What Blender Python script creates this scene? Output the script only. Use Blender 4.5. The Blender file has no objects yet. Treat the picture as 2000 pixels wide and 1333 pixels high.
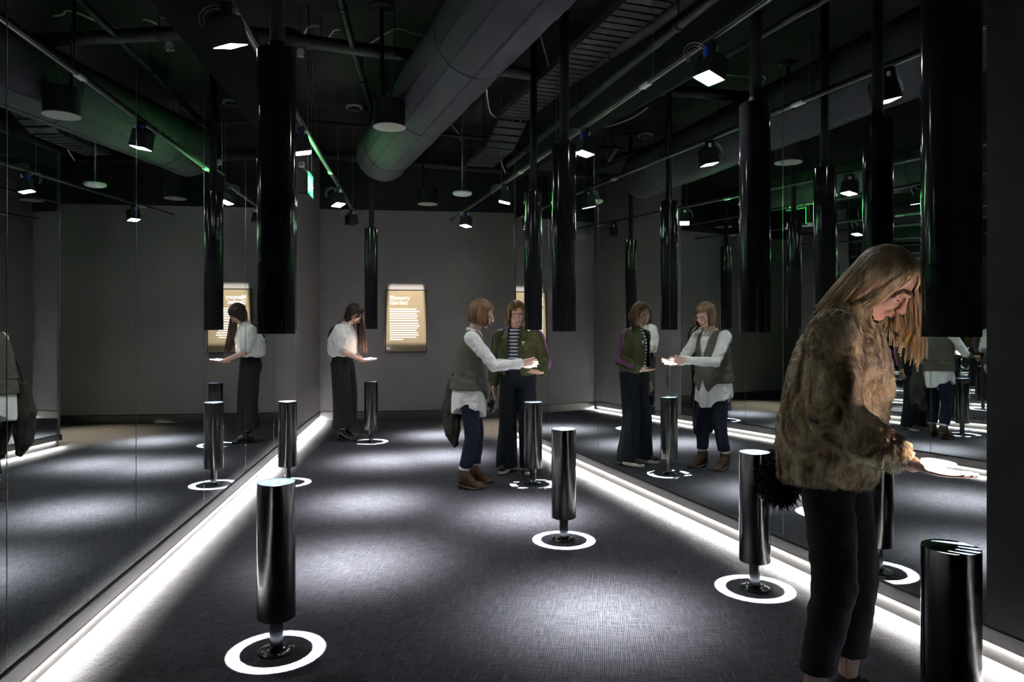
import bpy, bmesh, math, random
from mathutils import Vector, Matrix, noise

random.seed(7)
V = Vector
SC = bpy.context.scene
COL = SC.collection
PI = math.pi
R = math.radians

# ---------------------------------------------------------------- camera
F = 1380.0                 # focal length in pixels of the 2000 px wide frame
CAMZ = 1.42
HOR = 638.0                # row of the horizon
cam_d = bpy.data.cameras.new('camera')
cam_d.sensor_width = 36.0
cam_d.lens = F * 36.0 / 2000.0
cam_d.shift_y = -(666.5 - HOR) / 2000.0
cam_d.clip_start = 0.05
cam = bpy.data.objects.new('camera', cam_d)
cam.location = (0, 0, CAMZ)
cam.rotation_euler = (PI / 2, 0, 0)
COL.objects.link(cam)
SC.camera = cam

# ---------------------------------------------------------------- world, exposure
w = bpy.data.worlds.new('world')
SC.world = w
w.use_nodes = True
w.node_tree.nodes['Background'].inputs[0].default_value = (0.004, 0.0045, 0.006, 1)
w.node_tree.nodes['Background'].inputs[1].default_value = 1.0
SC.view_settings.view_transform = 'Standard'
SC.view_settings.look = 'None'
SC.view_settings.exposure = 0.5
SC.view_settings.gamma = 1.0
SC.view_settings.use_curve_mapping = False
cy = SC.cycles
cy.max_bounces = 11
cy.glossy_bounces = 9
cy.diffuse_bounces = 3
cy.use_adaptive_sampling = True
cy.adaptive_threshold = 0.025
cy.transmission_bounces = 6
cy.use_denoising = True
cy.sample_clamp_indirect = 80.0
cy.blur_glossy = 0.5

LAMP_W = 3500.0             # track floodlights
TUBE_W = 3600.0             # downlights inside the hanging tubes
STRIP_E = 2500.0             # skirting light strips
SPILL = 0.0135               # share of a floodlight's core that leaves it sideways
EXIT_E = 20.0

# ---------------------------------------------------------------- materials
def mat(name, col, rough=0.5, metal=0.0, spec=0.5, col2=None, vscale=5.0, vdetail=3.0, vlo=0.35, vhi=0.65,
        bump=0.0, bscale=60.0, emit=None, estr=0.0, stretch=None, coat=0.0, sheen=0.0, trans=0.0, alpha=1.0):
    m = bpy.data.materials.new(name)
    m.use_nodes = True
    nt = m.node_tree
    b = nt.nodes['Principled BSDF']
    b.inputs['Base Color'].default_value = (*col, 1)
    b.inputs['Roughness'].default_value = rough
    b.inputs['Metallic'].default_value = metal
    b.inputs['Specular IOR Level'].default_value = spec
    b.inputs['Coat Weight'].default_value = coat
    b.inputs['Sheen Weight'].default_value = sheen
    b.inputs['Transmission Weight'].default_value = trans
    b.inputs['Alpha'].default_value = alpha
    tc = nt.nodes.new('ShaderNodeTexCoord')
    src = tc.outputs['Object']
    if stretch:
        mp = nt.nodes.new('ShaderNodeMapping')
        mp.inputs['Scale'].default_value = stretch
        nt.links.new(src, mp.inputs[0])
        src = mp.outputs[0]
    if col2 is not None:
        n = nt.nodes.new('ShaderNodeTexNoise')
        n.inputs['Scale'].default_value = vscale
        n.inputs['Detail'].default_value = vdetail
        r = nt.nodes.new('ShaderNodeValToRGB')
        r.color_ramp.elements[0].position = vlo
        r.color_ramp.elements[1].position = vhi
        r.color_ramp.elements[0].color = (*col, 1)
        r.color_ramp.elements[1].color = (*col2, 1)
        nt.links.new(src, n.inputs[0])
        nt.links.new(n.outputs[0], r.inputs[0])
        nt.links.new(r.outputs[0], b.inputs['Base Color'])
    if bump:
        n2 = nt.nodes.new('ShaderNodeTexNoise')
        n2.inputs['Scale'].default_value = bscale
        n2.inputs['Detail'].default_value = 4
        bp = nt.nodes.new('ShaderNodeBump')
        bp.inputs['Strength'].default_value = bump
        bp.inputs['Distance'].default_value = 0.01
        nt.links.new(src, n2.inputs[0])
        nt.links.new(n2.outputs[0], bp.inputs['Height'])
        nt.links.new(bp.outputs[0], b.inputs['Normal'])
    if emit is not None:
        b.inputs['Emission Color'].default_value = (*emit, 1)
        b.inputs['Emission Strength'].default_value = estr
    return m

def mirror_mat():
    m = bpy.data.materials.new('mirror_glass')
    m.use_nodes = True
    nt = m.node_tree
    nt.nodes.remove(nt.nodes['Principled BSDF'])
    g = nt.nodes.new('ShaderNodeBsdfGlossy')
    g.inputs['Color'].default_value = (0.76, 0.80, 0.785, 1)
    g.inputs['Roughness'].default_value = 0.0
    nt.links.new(g.outputs[0], nt.nodes['Material Output'].inputs[0])
    return m

def carpet_mat():
    m = mat('woven_carpet', (0.05, 0.05, 0.058), 0.95, spec=0.1)
    nt = m.node_tree
    b = nt.nodes['Principled BSDF']
    L = nt.links.new
    tc = nt.nodes.new('ShaderNodeTexCoord')
    mp = nt.nodes.new('ShaderNodeMapping')
    mp.inputs['Rotation'].default_value = (0, 0, R(7.3))
    L(tc.outputs['Object'], mp.inputs[0])
    def wave(direction, scale, dist):
        wv = nt.nodes.new('ShaderNodeTexWave')
        wv.bands_direction = direction
        wv.inputs['Scale'].default_value = scale
        wv.inputs['Distortion'].default_value = dist
        wv.inputs['Detail'].default_value = 2
        wv.inputs['Detail Scale'].default_value = 2
        L(mp.outputs[0], wv.inputs[0])
        return wv.outputs['Fac']
    def math_(op, a, c):
        n = nt.nodes.new('ShaderNodeMath')
        n.operation = op
        for k, x in ((0, a), (1, c)):
            if isinstance(x, float):
                n.inputs[k].default_value = x
            else:
                L(x, n.inputs[k])
        return n.outputs[0]
    weave = math_('MULTIPLY', wave('X', 36, 3.0), wave('Y', 36, 3.0))
    def noise_(scale, detail):
        n = nt.nodes.new('ShaderNodeTexNoise')
        n.inputs['Scale'].default_value = scale
        n.inputs['Detail'].default_value = detail
        L(mp.outputs[0], n.inputs[0])
        return n.outputs[0]
    # long irregular threads in both directions
    def thread(sx, sy):
        m2 = nt.nodes.new('ShaderNodeMapping')
        m2.inputs['Scale'].default_value = (sx, sy, 1)
        L(mp.outputs[0], m2.inputs[0])
        n = nt.nodes.new('ShaderNodeTexNoise')
        n.inputs['Scale'].default_value = 1
        n.inputs['Detail'].default_value = 1
        L(m2.outputs[0], n.inputs[0])
        return n.outputs[0]
    th = math_('MAXIMUM', thread(95, 9.0), thread(9.0, 95))
    fac = math_('ADD', math_('MULTIPLY', weave, 0.5), math_('MULTIPLY', noise_(230, 2), 0.5))
    fac = math_('ADD', math_('MULTIPLY', fac, 0.75), math_('MULTIPLY', th, 0.38))
    r = nt.nodes.new('ShaderNodeValToRGB')
    r.color_ramp.elements[0].position = 0.34
    r.color_ramp.elements[1].position = 0.80
    r.color_ramp.elements[0].color = (0.009, 0.0095, 0.0125, 1)
    r.color_ramp.elements[1].color = (0.118, 0.117, 0.130, 1)
    L(fac, r.inputs[0])
    L(r.outputs[0], b.inputs['Base Color'])
    bp = nt.nodes.new('ShaderNodeBump')
    bp.inputs['Strength'].default_value = 0.5
    bp.inputs['Distance'].default_value = 0.004
    L(fac, bp.inputs['Height'])
    L(bp.outputs[0], b.inputs['Normal'])
    return m

def stripe_mat(name, ca, cb, period, duty=0.5):
    m = mat(name, ca, 0.8)
    nt = m.node_tree
    L = nt.links.new
    tc = nt.nodes.new('ShaderNodeTexCoord')
    s = nt.nodes.new('ShaderNodeSeparateXYZ')
    L(tc.outputs['Object'], s.inputs[0])
    a = nt.nodes.new('ShaderNodeMath'); a.operation = 'DIVIDE'; a.inputs[1].default_value = period
    L(s.outputs[2], a.inputs[0])
    f = nt.nodes.new('ShaderNodeMath'); f.operation = 'FRACT'
    L(a.outputs[0], f.inputs[0])
    g = nt.nodes.new('ShaderNodeMath'); g.operation = 'GREATER_THAN'; g.inputs[1].default_value = duty
    L(f.outputs[0], g.inputs[0])
    mx = nt.nodes.new('ShaderNodeMix'); mx.data_type = 'RGBA'
    mx.inputs['A'].default_value = (*ca, 1)
    mx.inputs['B'].default_value = (*cb, 1)
    L(g.outputs[0], mx.inputs['Factor'])
    L(mx.outputs['Result'], nt.nodes['Principled BSDF'].inputs['Base Color'])
    return m

MT = {}
MT['mirror'] = mirror_mat()
MT['joint'] = mat('mirror_joint', (0.36, 0.38, 0.37), 0.25, metal=0.9)
MT['glass_edge'] = mat('mirror_edge', (0.10, 0.16, 0.14), 0.15, spec=0.8)
MT['carpet'] = carpet_mat()
MT['wall'] = mat('charcoal_wall_paint', (0.29, 0.272, 0.272), 0.7, spec=0.25, bump=0.08, bscale=25, stretch=(6, 6, 0.6))
MT['wall_black'] = mat('black_wall_paint', (0.011, 0.011, 0.012), 0.6, spec=0.25, bump=0.05, bscale=40)
MT['bulkhead'] = mat('dark_bulkhead_paint', (0.017, 0.019, 0.02), 0.65, spec=0.3)
MT['ceiling'] = mat('black_painted_soffit', (0.007, 0.007, 0.007), 0.85, spec=0.2, col2=(0.034, 0.031, 0.027), vscale=1.6, vdetail=8, bump=0.5, bscale=4)
MT['band'] = mat('dark_channel_metal', (0.10, 0.095, 0.088), 0.45, metal=0.3)
MT['acrylic'] = mat('frosted_acrylic', (0.0045, 0.0045, 0.0044), 0.7, spec=0.03, bump=0.03, bscale=90)
MT['skirt'] = mat('satin_metal_skirting', (0.16, 0.155, 0.15), 0.35, metal=0.8)
MT['strip'] = mat('strip_light', (0.8, 0.8, 0.8), emit=(1.0, 0.97, 0.90), estr=STRIP_E)
MT['steel'] = mat('polished_black_steel', (0.085, 0.084, 0.083), 0.19, metal=1.0)
MT['tube'] = mat('polished_black_tube', (0.012, 0.012, 0.014), 0.10, spec=0.6)
MT['rod'] = mat('black_rod', (0.008, 0.008, 0.009), 0.5, spec=0.2)
MT['plate'] = mat('black_base_plate', (0.03, 0.035, 0.035), 0.2, metal=0.6)
MT['screw'] = mat('steel_screw', (0.5, 0.5, 0.5), 0.3, metal=1)
MT['disc'] = mat('dark_glass_disc', (0.008, 0.0105, 0.012), 0.06, spec=0.6)
MT['mark'] = mat('pale_marking', (0.03, 0.032, 0.034), 0.5)
MT['lens_t'] = mat('downlight_lens', (0.9, 0.9, 0.9), emit=(0.85, 0.93, 1.0), estr=12)
MT['housing'] = mat('lamp_housing', (0.018, 0.019, 0.021), 0.5)
MT['face'] = mat('floodlight_face', (1, 1, 1), emit=(0.97, 0.98, 1.0), estr=45)
MT['face_off'] = mat('floodlight_face_off', (0.08, 0.08, 0.09), 0.2)
MT['blue'] = mat('blue_clamp', (0.02, 0.09, 0.75), 0.4)
MT['white_pl'] = mat('white_plastic', (0.85, 0.85, 0.82), 0.45)
MT['orange'] = mat('orange_clip', (0.75, 0.35, 0.05), 0.5)
MT['track'] = mat('black_track', (0.02, 0.02, 0.022), 0.4)
MT['track_al'] = mat('track_conductor', (0.75, 0.72, 0.66), 0.35, metal=0.9)
MT['duct'] = mat('grey_duct_fabric', (0.065, 0.065, 0.071), 0.85, spec=0.2, bump=0.25, bscale=7)
MT['stitch'] = mat('duct_stitching', (0.03, 0.03, 0.033), 0.9)
MT['pipe'] = mat('dark_pipe_paint', (0.026, 0.026, 0.027), 0.6, col2=(0.016, 0.016, 0.016), vscale=6)
MT['tray'] = mat('dark_galvanised_tray', (0.050, 0.053, 0.054), 0.6, metal=0.2, col2=(0.032, 0.033, 0.035), vscale=20)
MT['cable'] = mat('pale_cable', (0.5, 0.49, 0.44), 0.5)
MT['cable_dk'] = mat('dark_cable', (0.03, 0.03, 0.03), 0.5)
MT['wire'] = mat('suspension_wire', (0.30, 0.30, 0.30), 0.4, metal=0.7)
MT['grille'] = mat('speaker_grille', (0.34, 0.32, 0.29), 0.7)
MT['can'] = mat('speaker_can', (0.006, 0.006, 0.007), 0.6)
MT['green'] = mat('exit_sign_green', (0.0, 0.3, 0.10), emit=(0.004, 1.0, 0.035), estr=EXIT_E)
MT['exit_white'] = mat('exit_sign_white', (0.9, 0.9, 0.9), emit=(0.75, 1.0, 0.88), estr=EXIT_E * 1.6)
MT['panel'] = mat('gloss_text_panel', (0.34, 0.275, 0.18), 0.06, spec=0.45, col2=(0.31, 0.25, 0.165), vscale=3)
MT['frame'] = mat('black_panel_frame', (0.015, 0.014, 0.013), 0.35)
MT['letters'] = mat('white_lettering', (0.95, 0.95, 0.95), 0.5)

# ---------------------------------------------------------------- mesh helpers
def obj(name, bm, m, parent=None, smooth=False, loc=None, rotz=None):
    me = bpy.data.meshes.new(name)
    bm.normal_update()
    bm.to_mesh(me)
    bm.free()
    ms = m if isinstance(m, (list, tuple)) else [m]
    for x in ms:
        me.materials.append(MT[x] if isinstance(x, str) else x)
    o = bpy.data.objects.new(name, me)
    COL.objects.link(o)
    if smooth:
        for p in me.polygons:
            p.use_smooth = True
        if smooth == 'auto':
            sharp(me)
    if parent is not None:
        o.parent = parent
    if loc is not None:
        o.location = loc
    if rotz is not None:
        o.rotation_euler = (0, 0, rotz)
    return o

def sharp(me, ang=R(35)):
    b = bmesh.new()
    b.from_mesh(me)
    for e in b.edges:
        if len(e.link_faces) == 2:
            e.smooth = e.calc_face_angle(0) < ang
    b.to_mesh(me)
    b.free()

def empty(name, loc=(0, 0, 0), rotz=0.0):
    o = bpy.data.objects.new(name, None)
    o.empty_display_size = 0.1
    o.location = loc
    o.rotation_euler = (0, 0, rotz)
    COL.objects.link(o)
    return o

def tag(o, label, cat, group=None):
    o['label'] = label
    o['category'] = cat
    if group:
        o['group'] = group
    return o

def struct(o, label=None):
    o['kind'] = 'structure'
    if label:
        o['label'] = label
    return o

def NB():
    return bmesh.new()

def box(bm, c, s, rz=0.0, mi=0):
    g = bmesh.ops.create_cube(bm, size=1.0)
    M = Matrix.Translation(V(c)) @ Matrix.Rotation(rz, 4, 'Z') @ Matrix.Diagonal((s[0], s[1], s[2], 1))
    bmesh.ops.transform(bm, matrix=M, verts=g['verts'])
    fs = {f for v in g['verts'] for f in v.link_faces}
    for f in fs:
        f.material_index = mi
    return list(fs)

def bbox(bm, c, s, bev=0.005, rz=0.0, seg=2):
    """bevelled box"""
    t = bmesh.new()
    box(t, (0, 0, 0), s)
    bmesh.ops.bevel(t, geom=list(t.edges), offset=bev, segments=seg, affect='EDGES', profile=0.5)
    merge(bm, t, Matrix.Translation(V(c)) @ Matrix.Rotation(rz, 4, 'Z'))

def merge(bm, t, M=None):
    me = bpy.data.meshes.new('tmp')
    if M is not None:
        bmesh.ops.transform(t, matrix=M, verts=list(t.verts))
    t.to_mesh(me)
    t.free()
    bm.from_mesh(me)
    bpy.data.meshes.remove(me)

def frame_of(d):
    d = d.normalized()
    up = V((0, 0, 1)) if abs(d.z) < 0.9 else V((1, 0, 0))
    a = d.cross(up).normalized()
    return a, d.cross(a).normalized()

def rings_to_mesh(bm, rings, cap0=True, cap1=True, closed=True):
    vs = [[bm.verts.new(p) for p in r] for r in rings]
    n = len(vs[0])
    for i in range(len(vs) - 1):
        for k in range(n if closed else n - 1):
            k2 = (k + 1) % n
            try:
                bm.faces.new((vs[i][k], vs[i][k2], vs[i + 1][k2], vs[i + 1][k]))
            except ValueError:
                pass
    if cap0:
        bm.faces.new(list(reversed(vs[0])))
    if cap1:
        bm.faces.new(vs[-1])
    return vs

def tube(bm, pts, r, n=8, caps=True):
    """tube along a polyline; r number or list"""
    pts = [V(p) for p in pts]
    rings = []
    a = None
    for i, p in enumerate(pts):
        d = (pts[min(i + 1, len(pts) - 1)] - pts[max(i - 1, 0)])
        if d.length < 1e-9:
            d = V((0, 0, 1))
        d.normalize()
        if a is None:
            a, b = frame_of(d)
        else:
            a = (a - d * a.dot(d))
            a = a.normalized() if a.length > 1e-6 else frame_of(d)[0]
            b = d.cross(a)
        rr = r[i] if isinstance(r, (list, tuple)) else r
        rings.append([p + (a * math.cos(2 * PI * k / n) + b * math.sin(2 * PI * k / n)) * rr for k in range(n)])
    rings_to_mesh(bm, rings, caps, caps)

def cyl(bm, p0, p1, r0, r1=None, n=24, caps=True):
    tube(bm, [p0, p1], [r0, r0 if r1 is None else r1], n, caps)

def lathe(bm, prof, c=(0, 0, 0), n=40, cap0=True, cap1=True):
    """prof: (radius, z) from bottom to top"""
    c = V(c)
    rings = [[c + V((r * math.cos(2 * PI * k / n), r * math.sin(2 * PI * k / n), z)) for k in range(n)] for r, z in prof]
    rings_to_mesh(bm, rings, cap0, cap1)

def spline(pts, m=6):
    pts = [V(p) for p in pts]
    out = []
    for i in range(len(pts) - 1):
        p0 = pts[max(i - 1, 0)]; p1 = pts[i]; p2 = pts[i + 1]; p3 = pts[min(i + 2, len(pts) - 1)]
        for k in range(m):
            t = k / m
            out.append(0.5 * ((2 * p1) + (p2 - p0) * t + (2 * p0 - 5 * p1 + 4 * p2 - p3) * t * t + (3 * p1 - p0 - 3 * p2 + p3) * t ** 3))
    out.append(pts[-1])
    return out

def cap(bm, p0, r0, p1, r1, n=14):
    """tapered capsule"""
    p0, p1 = V(p0), V(p1)
    d = p1 - p0
    if d.length < 1e-6:
        d = V((0, 0, 1e-4))
        p1 = p0 + d
    u = d.normalized()
    a, b = frame_of(u)
    rings = []
    def ring(c, r):
        rings.append([c + (a * math.cos(2 * PI * k / n) + b * math.sin(2 * PI * k / n)) * r for k in range(n)])
    for t in (80, 55, 30, 0):
        ring(p0 - u * r0 * math.sin(R(t)), r0 * math.cos(R(t)))
    for t in (0, 30, 55, 80):
        ring(p1 + u * r1 * math.sin(R(t)), r1 * math.cos(R(t)))
    rings_to_mesh(bm, rings)

def chain(bm, pts, rs, n=14):
    for i in range(len(pts) - 1):
        cap(bm, pts[i], rs[i], pts[i + 1], rs[i + 1], n)

def ell(bm, c, r, M=None, u=18, v=12):
    g = bmesh.ops.create_uvsphere(bm, u_segments=u, v_segments=v, radius=1.0)
    T = Matrix.Translation(V(c)) @ (M if M is not None else Matrix.Identity(4)) @ Matrix.Diagonal((r[0], r[1], r[2], 1))
    bmesh.ops.transform(bm, matrix=T, verts=g['verts'])

def loft(bm, rings, n=32, p=2.0):
    """rings: (cx, cy, cz, rx, ry)"""
    out = []
    for cx, cy_, cz, rx, ry in rings:
        ring = []
        for k in range(n):
            t = 2 * PI * k / n
            c, s = math.cos(t), math.sin(t)
            ring.append(V((cx + rx * math.copysign(abs(c) ** (2 / p), c), cy_ + ry * math.copysign(abs(s) ** (2 / p), s), cz)))
        out.append(ring)
    rings_to_mesh(bm, out)

def fuse(name, bm, m, parent, voxel=0.006, smooth=3, disp=None, cut=None, factor=0.5):
    """union of overlapping closed pieces as one continuous surface"""
    me = bpy.data.meshes.new(name)
    bmesh.ops.recalc_face_normals(bm, faces=list(bm.faces))
    bm.to_mesh(me)
    bm.free()
    t = bpy.data.objects.new('tmp', me)
    COL.objects.link(t)
    md = t.modifiers.new('r', 'REMESH')
    md.mode = 'VOXEL'
    md.voxel_size = voxel
    if smooth:
        ms = t.modifiers.new('s', 'SMOOTH')
        ms.factor = factor
        ms.iterations = smooth
    dg = bpy.context.evaluated_depsgraph_get()
    me2 = bpy.data.meshes.new_from_object(t.evaluated_get(dg))
    bpy.data.objects.remove(t)
    bpy.data.meshes.remove(me)
    me2.name = name
    me2.materials.clear()
    for x in (m if isinstance(m, (list, tuple)) else [m]):
        me2.materials.append(MT[x] if isinstance(x, str) else x)
    if disp:
        nr = [v.normal.copy() for v in me2.vertices]
        for v, q in zip(me2.vertices, nr):
            v.co = disp(v.co.copy(), q)
    if cut:
        b = bmesh.new()
        b.from_mesh(me2)
        dead = [v for v in b.verts if cut(v.co)]
        bmesh.ops.delete(b, geom=dead, context='VERTS')
        b.to_mesh(me2)
        b.free()
    for p in me2.polygons:
        p.use_smooth = True
    o = bpy.data.objects.new(name, me2)
    COL.objects.link(o)
    o.parent = parent
    return o

def fold(amp, sx, sy, sz, seed=0.0):
    def f(co, n):
        q = V((co.x * sx + seed, co.y * sy, co.z * sz))
        return co + n * (noise.noise(q) + 0.5 * noise.noise(q * 2.1)) * amp
    return f

def at(u, v, z):
    """point of height z seen at pixel (u, v)"""
    Y = -F * (z - CAMZ) / (v - HOR)
    return V(((u - 1000) / F * Y, Y, z))

# wall lines:  X = X0 + m * Y
LX0, LM = -1.535, -0.129
RX0, RM = 3.035, -0.332
def PL(Y, off=0.0, z=0.0):
    k = math.hypot(1, LM)
    return V((LX0 + LM * Y + off / k, Y - off * LM / k, z))
def PR(Y, off=0.0, z=0.0):
    k = math.hypot(1, RM)
    return V((RX0 + RM * Y - off / k, Y + off * RM / k, z))
AL = math.atan2(1, LM)     # direction of the left wall
AR = math.atan2(1, RM)
CORNER = PL(10.70)
def PB(s, off=0.0, z=0.0):
    """back wall: s metres from the left corner, off towards the room"""
    k = math.hypot(1, LM)
    d = V((1, -LM, 0)) / k
    nn = V((-LM, -1, 0)) / k
    return CORNER + d * s + nn * off + V((0, 0, z))
AB = math.atan2(-LM, 1)

def wall_box(P, Y0, Y1, o0, o1, z0, z1, bm=None, mi=0):
    """box along a wall line between two stations, offsets o0..o1 from the wall plane"""
    bm = bm or NB()
    a0, a1, b0, b1 = P(Y0, o0), P(Y1, o0), P(Y1, o1), P(Y0, o1)
    q = [a0, a1, b0, b1]
    lo = [bm.verts.new((p.x, p.y, z0)) for p in q]
    hi = [bm.verts.new((p.x, p.y, z1)) for p in q]
    fs = [bm.faces.new(lo[::-1]), bm.faces.new(hi)]
    for k in range(4):
        fs.append(bm.faces.new((lo[k], lo[(k + 1) % 4], hi[(k + 1) % 4], hi[k])))
    for f in fs:
        f.material_index = mi
    bmesh.ops.recalc_face_normals(bm, faces=list(bm.faces))
    return bm
# ================================================================ the room
CEIL = 4.1
bm = NB()
box(bm, (1.0, 5.0, -0.05), (16, 18, 0.1))
struct(obj('floor', bm, 'carpet'))
bm = NB()
box(bm, (1.0, 5.0, CEIL + 0.1), (16, 18, 0.2))
struct(obj('ceiling', bm, 'ceiling'))

MZ0, MZ1 = 0.150, 3.27
LY = [3.81 + 1.19 * k for k in range(-4, 5)]        # left seams, last 8.57
RY = [3.02 + 1.222 * k for k in range(0, 5)] + [9.02]

wl = struct(obj('wall_left', wall_box(PL, -1.6, 10.9, -0.16, -0.012, 0, CEIL), 'bulkhead'))
wr = struct(obj('wall_right', wall_box(PR, -1.6, 9.02, -0.16, -0.012, 0, CEIL), 'bulkhead'))
def mirror_panel(P, Y0, Y1, parent):
    bm = wall_box(P, Y0 + 0.0022, Y1 - 0.0022, -0.008, 0.0, MZ0, MZ1)
    # the large face towards the room is the mirror, the rims are bare glass
    big = min(bm.faces, key=lambda f: (f.calc_center_median() - P((Y0 + Y1) / 2, 0.0, (MZ0 + MZ1) / 2)).length)
    for f in bm.faces:
        f.material_index = 0 if f is big else 1
    o = obj('mirror_panel', bm, ['mirror', 'glass_edge'], parent)
    return o
for k in range(len(LY) - 1):
    mirror_panel(PL, LY[k], LY[k + 1], wl)
for k in range(len(RY) - 1):
    mirror_panel(PR, RY[k], RY[k + 1], wr)
for P_, Ys, w_, par in ((PL, LY[1:], 0.0020, wl), (PR, RY, 0.0020, wr)):
    for y_ in Ys:
        obj('joint_strip', wall_box(P_, y_ - w_, y_ + w_, -0.008, 0.0012, MZ0, MZ1), 'joint', par)
obj('painted_panel', wall_box(PL, 8.575, 10.7, -0.012, 0.004, 0.15, CEIL), 'wall', wl)
obj('painted_panel', wall_box(PR, -1.6, 3.015, -0.012, 0.012, 0.15, CEIL), 'wall_black', wr)
obj('end_trim', wall_box(PR, 9.02, 9.04, -0.16, 0.012, 0.09, CEIL), 'band', wr)

# skirtings: dark channel, lit strip under its lip, frosted acrylic below
def skirting(name, P, Y0, Y1, zb):
    b = struct(obj(name, wall_box(P, Y0, Y1, -0.012, 0.012, zb, 0.138), 'band'))
    obj('shadow_gap', wall_box(P, Y0, Y1, -0.012, 0.002, 0.138, 0.149), 'frame', b)
    obj('acrylic_strip', wall_box(P, Y0, Y1, -0.012, -0.004, 0.0, zb), 'acrylic', b)
    obj('light_strip', wall_box(P, Y0 + 0.05, Y1 - 0.05, 0.0, 0.010, zb - 0.003, zb - 0.0005), 'strip', b)
    obj('channel_lip', wall_box(P, Y0, Y1, 0.0105, 0.0135, zb - 0.005, zb + 0.002), 'band', b)
    return b
skirting('baseboard_left', PL, -1.5, 10.66, 0.066)
bR = skirting('baseboard_right', PR, -1.5, 9.03, 0.082)
obj('channel_end', wall_box(PR, 9.03, 9.06, -0.05, 0.02, 0.075, 0.14), 'frame', bR)

wb = struct(obj('wall_back', wall_box(lambda s, o: PB(s, o), -0.3, 6.6, -0.16, 0.0, 0, CEIL), 'wall'))
obj('upper_panel', wall_box(lambda s, o: PB(s, o), -0.2, 6.5, -0.01, 0.006, 3.2, CEIL), 'bulkhead', wb)
bb = struct(obj('baseboard_back', wall_box(lambda s, o: PB(s, o), 0.0, 6.5, 0.0, 0.012, 0, 0.115), 'skirt'))
obj('top_edge', wall_box(lambda s, o: PB(s, o), 0.0, 6.5, 0.0, 0.015, 0.115, 0.128), 'frame', bb)
# behind the camera, and the passage to the right of the mirror wall
bm = NB(); box(bm, (0.4, -1.65, CEIL / 2), (7.5, 0.1, CEIL))
struct(obj('wall_front', bm, 'wall_black'))
bm = NB()
for a, b in (((3.55, 9.3), (3.75, 12.2)),):
    box(bm, (3.6, 10.6, CEIL / 2), (0.12, 3.4, CEIL))
struct(obj('wall_passage', bm, 'wall'))
bm = NB(); box(bm, (1.95, 9.02, CEIL / 2), (3.4, 0.1, CEIL))
struct(obj('wall_passage_side', bm, 'wall_black'))

# ================================================================ bollards and hanging tubes
POST = {   # x, y
    'A': (-1.030, 3.09), 'B': (-2.040, 6.42), 'C': (-1.735, 8.70), 'D': (0.190, 6.36),
    'E': (0.344, 4.70), 'F': (1.316, 3.83), 'G': (1.354, 2.18)}
BLAB = {
    'A': 'polished black bollard nearest the left, bright ring of light around its foot',
    'B': 'polished black bollard close against the left mirror, behind the nearest left bollard',
    'C': 'polished black bollard farthest away, under the hand of the dark haired woman',
    'D': 'polished black bollard standing in front of the woman in the green track jacket',
    'E': 'polished black bollard alone mid floor, right of the talking pair',
    'F': 'polished black bollard beside the light strip, left of the fur jacket woman',
    'G': 'polished black bollard cut off by the lower right edge, under the fur jacket arm'}
TLAB = {
    'A': 'long black tube hanging over the nearest left bollard',
    'B': 'long black tube hanging half hidden behind the big left tube',
    'C': 'slim looking distant black tube hanging left of the lit text panel',
    'D': 'black tube hanging in front of the track jacket woman\'s face',
    'E': 'black tube hanging just right of the tube before the talking pair',
    'F': 'black tube hanging left of the fur jacket woman, beside the brightest floodlight',
    'G': 'widest black tube hanging at the right edge, next to the blonde woman\'s head'}
BH, BR_ = 0.74, 0.0815
TZ0, TZ1 = 1.388, 2.625
def letters(bm, text, size, c, rz):
    cu = bpy.data.curves.new('t', 'FONT')
    cu.body = text
    cu.size = size
    cu.align_x = 'CENTER'
    cu.align_y = 'CENTER'
    cu.extrude = 0.0008
    o = bpy.data.objects.new('t', cu)
    COL.objects.link(o)
    me = bpy.data.meshes.new_from_object(o.evaluated_get(bpy.context.evaluated_depsgraph_get()))
    bpy.data.objects.remove(o)
    t = bmesh.new()
    t.from_mesh(me)
    bpy.data.meshes.remove(me)
    merge(bm, t, Matrix.Translation(V(c)) @ Matrix.Rotation(rz, 4, 'Z'))

def copy_tree(o, parent=None):
    c = o.copy()
    COL.objects.link(c)
    c.parent = parent
    for ch in list(o.children):
        copy_tree(ch, c)
    return c

def make_bollard():
    t = empty('light_bollard')
    bm = NB()
    lathe(bm, [(0.03, 0.152), (BR_ - 0.002, 0.150), (BR_, 0.152), (BR_, BH - 0.001), (BR_ - 0.001, BH), (BR_ - 0.004, BH), (BR_ - 0.004, BH - 0.004), (0.0, BH - 0.004)][:-1], n=64)
    obj('cylinder', bm, 'steel', t, 'auto')
    bm = NB()
    lathe(bm, [(BR_ - 0.0045, BH - 0.0045), (BR_ - 0.0045, BH - 0.001)], n=48)
    d = obj('glass_disc', bm, 'disc', t)
    bm = NB()
    cyl(bm, (0, 0, 0.02), (0, 0, 0.155), 0.0285, n=32, caps=False)
    obj('stem', bm, 'steel', t, True)
    bm = NB()
    lathe(bm, [(0.078, 0.0), (0.078, 0.005), (0.075, 0.007), (0.040, 0.007), (0.036, 0.016), (0.029, 0.017)], n=48)
    p = obj('base_plate', bm, 'plate', t, 'auto')
    for k in range(4):
        bm = NB()
        lathe(bm, [(0.006, 0.007), (0.006, 0.010), (0.003, 0.011)], c=(0.058 * math.cos(k * PI / 2 + 0.5), 0.058 * math.sin(k * PI / 2 + 0.5), 0), n=10)
        obj('screw', bm, 'screw', p)
    return t

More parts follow.
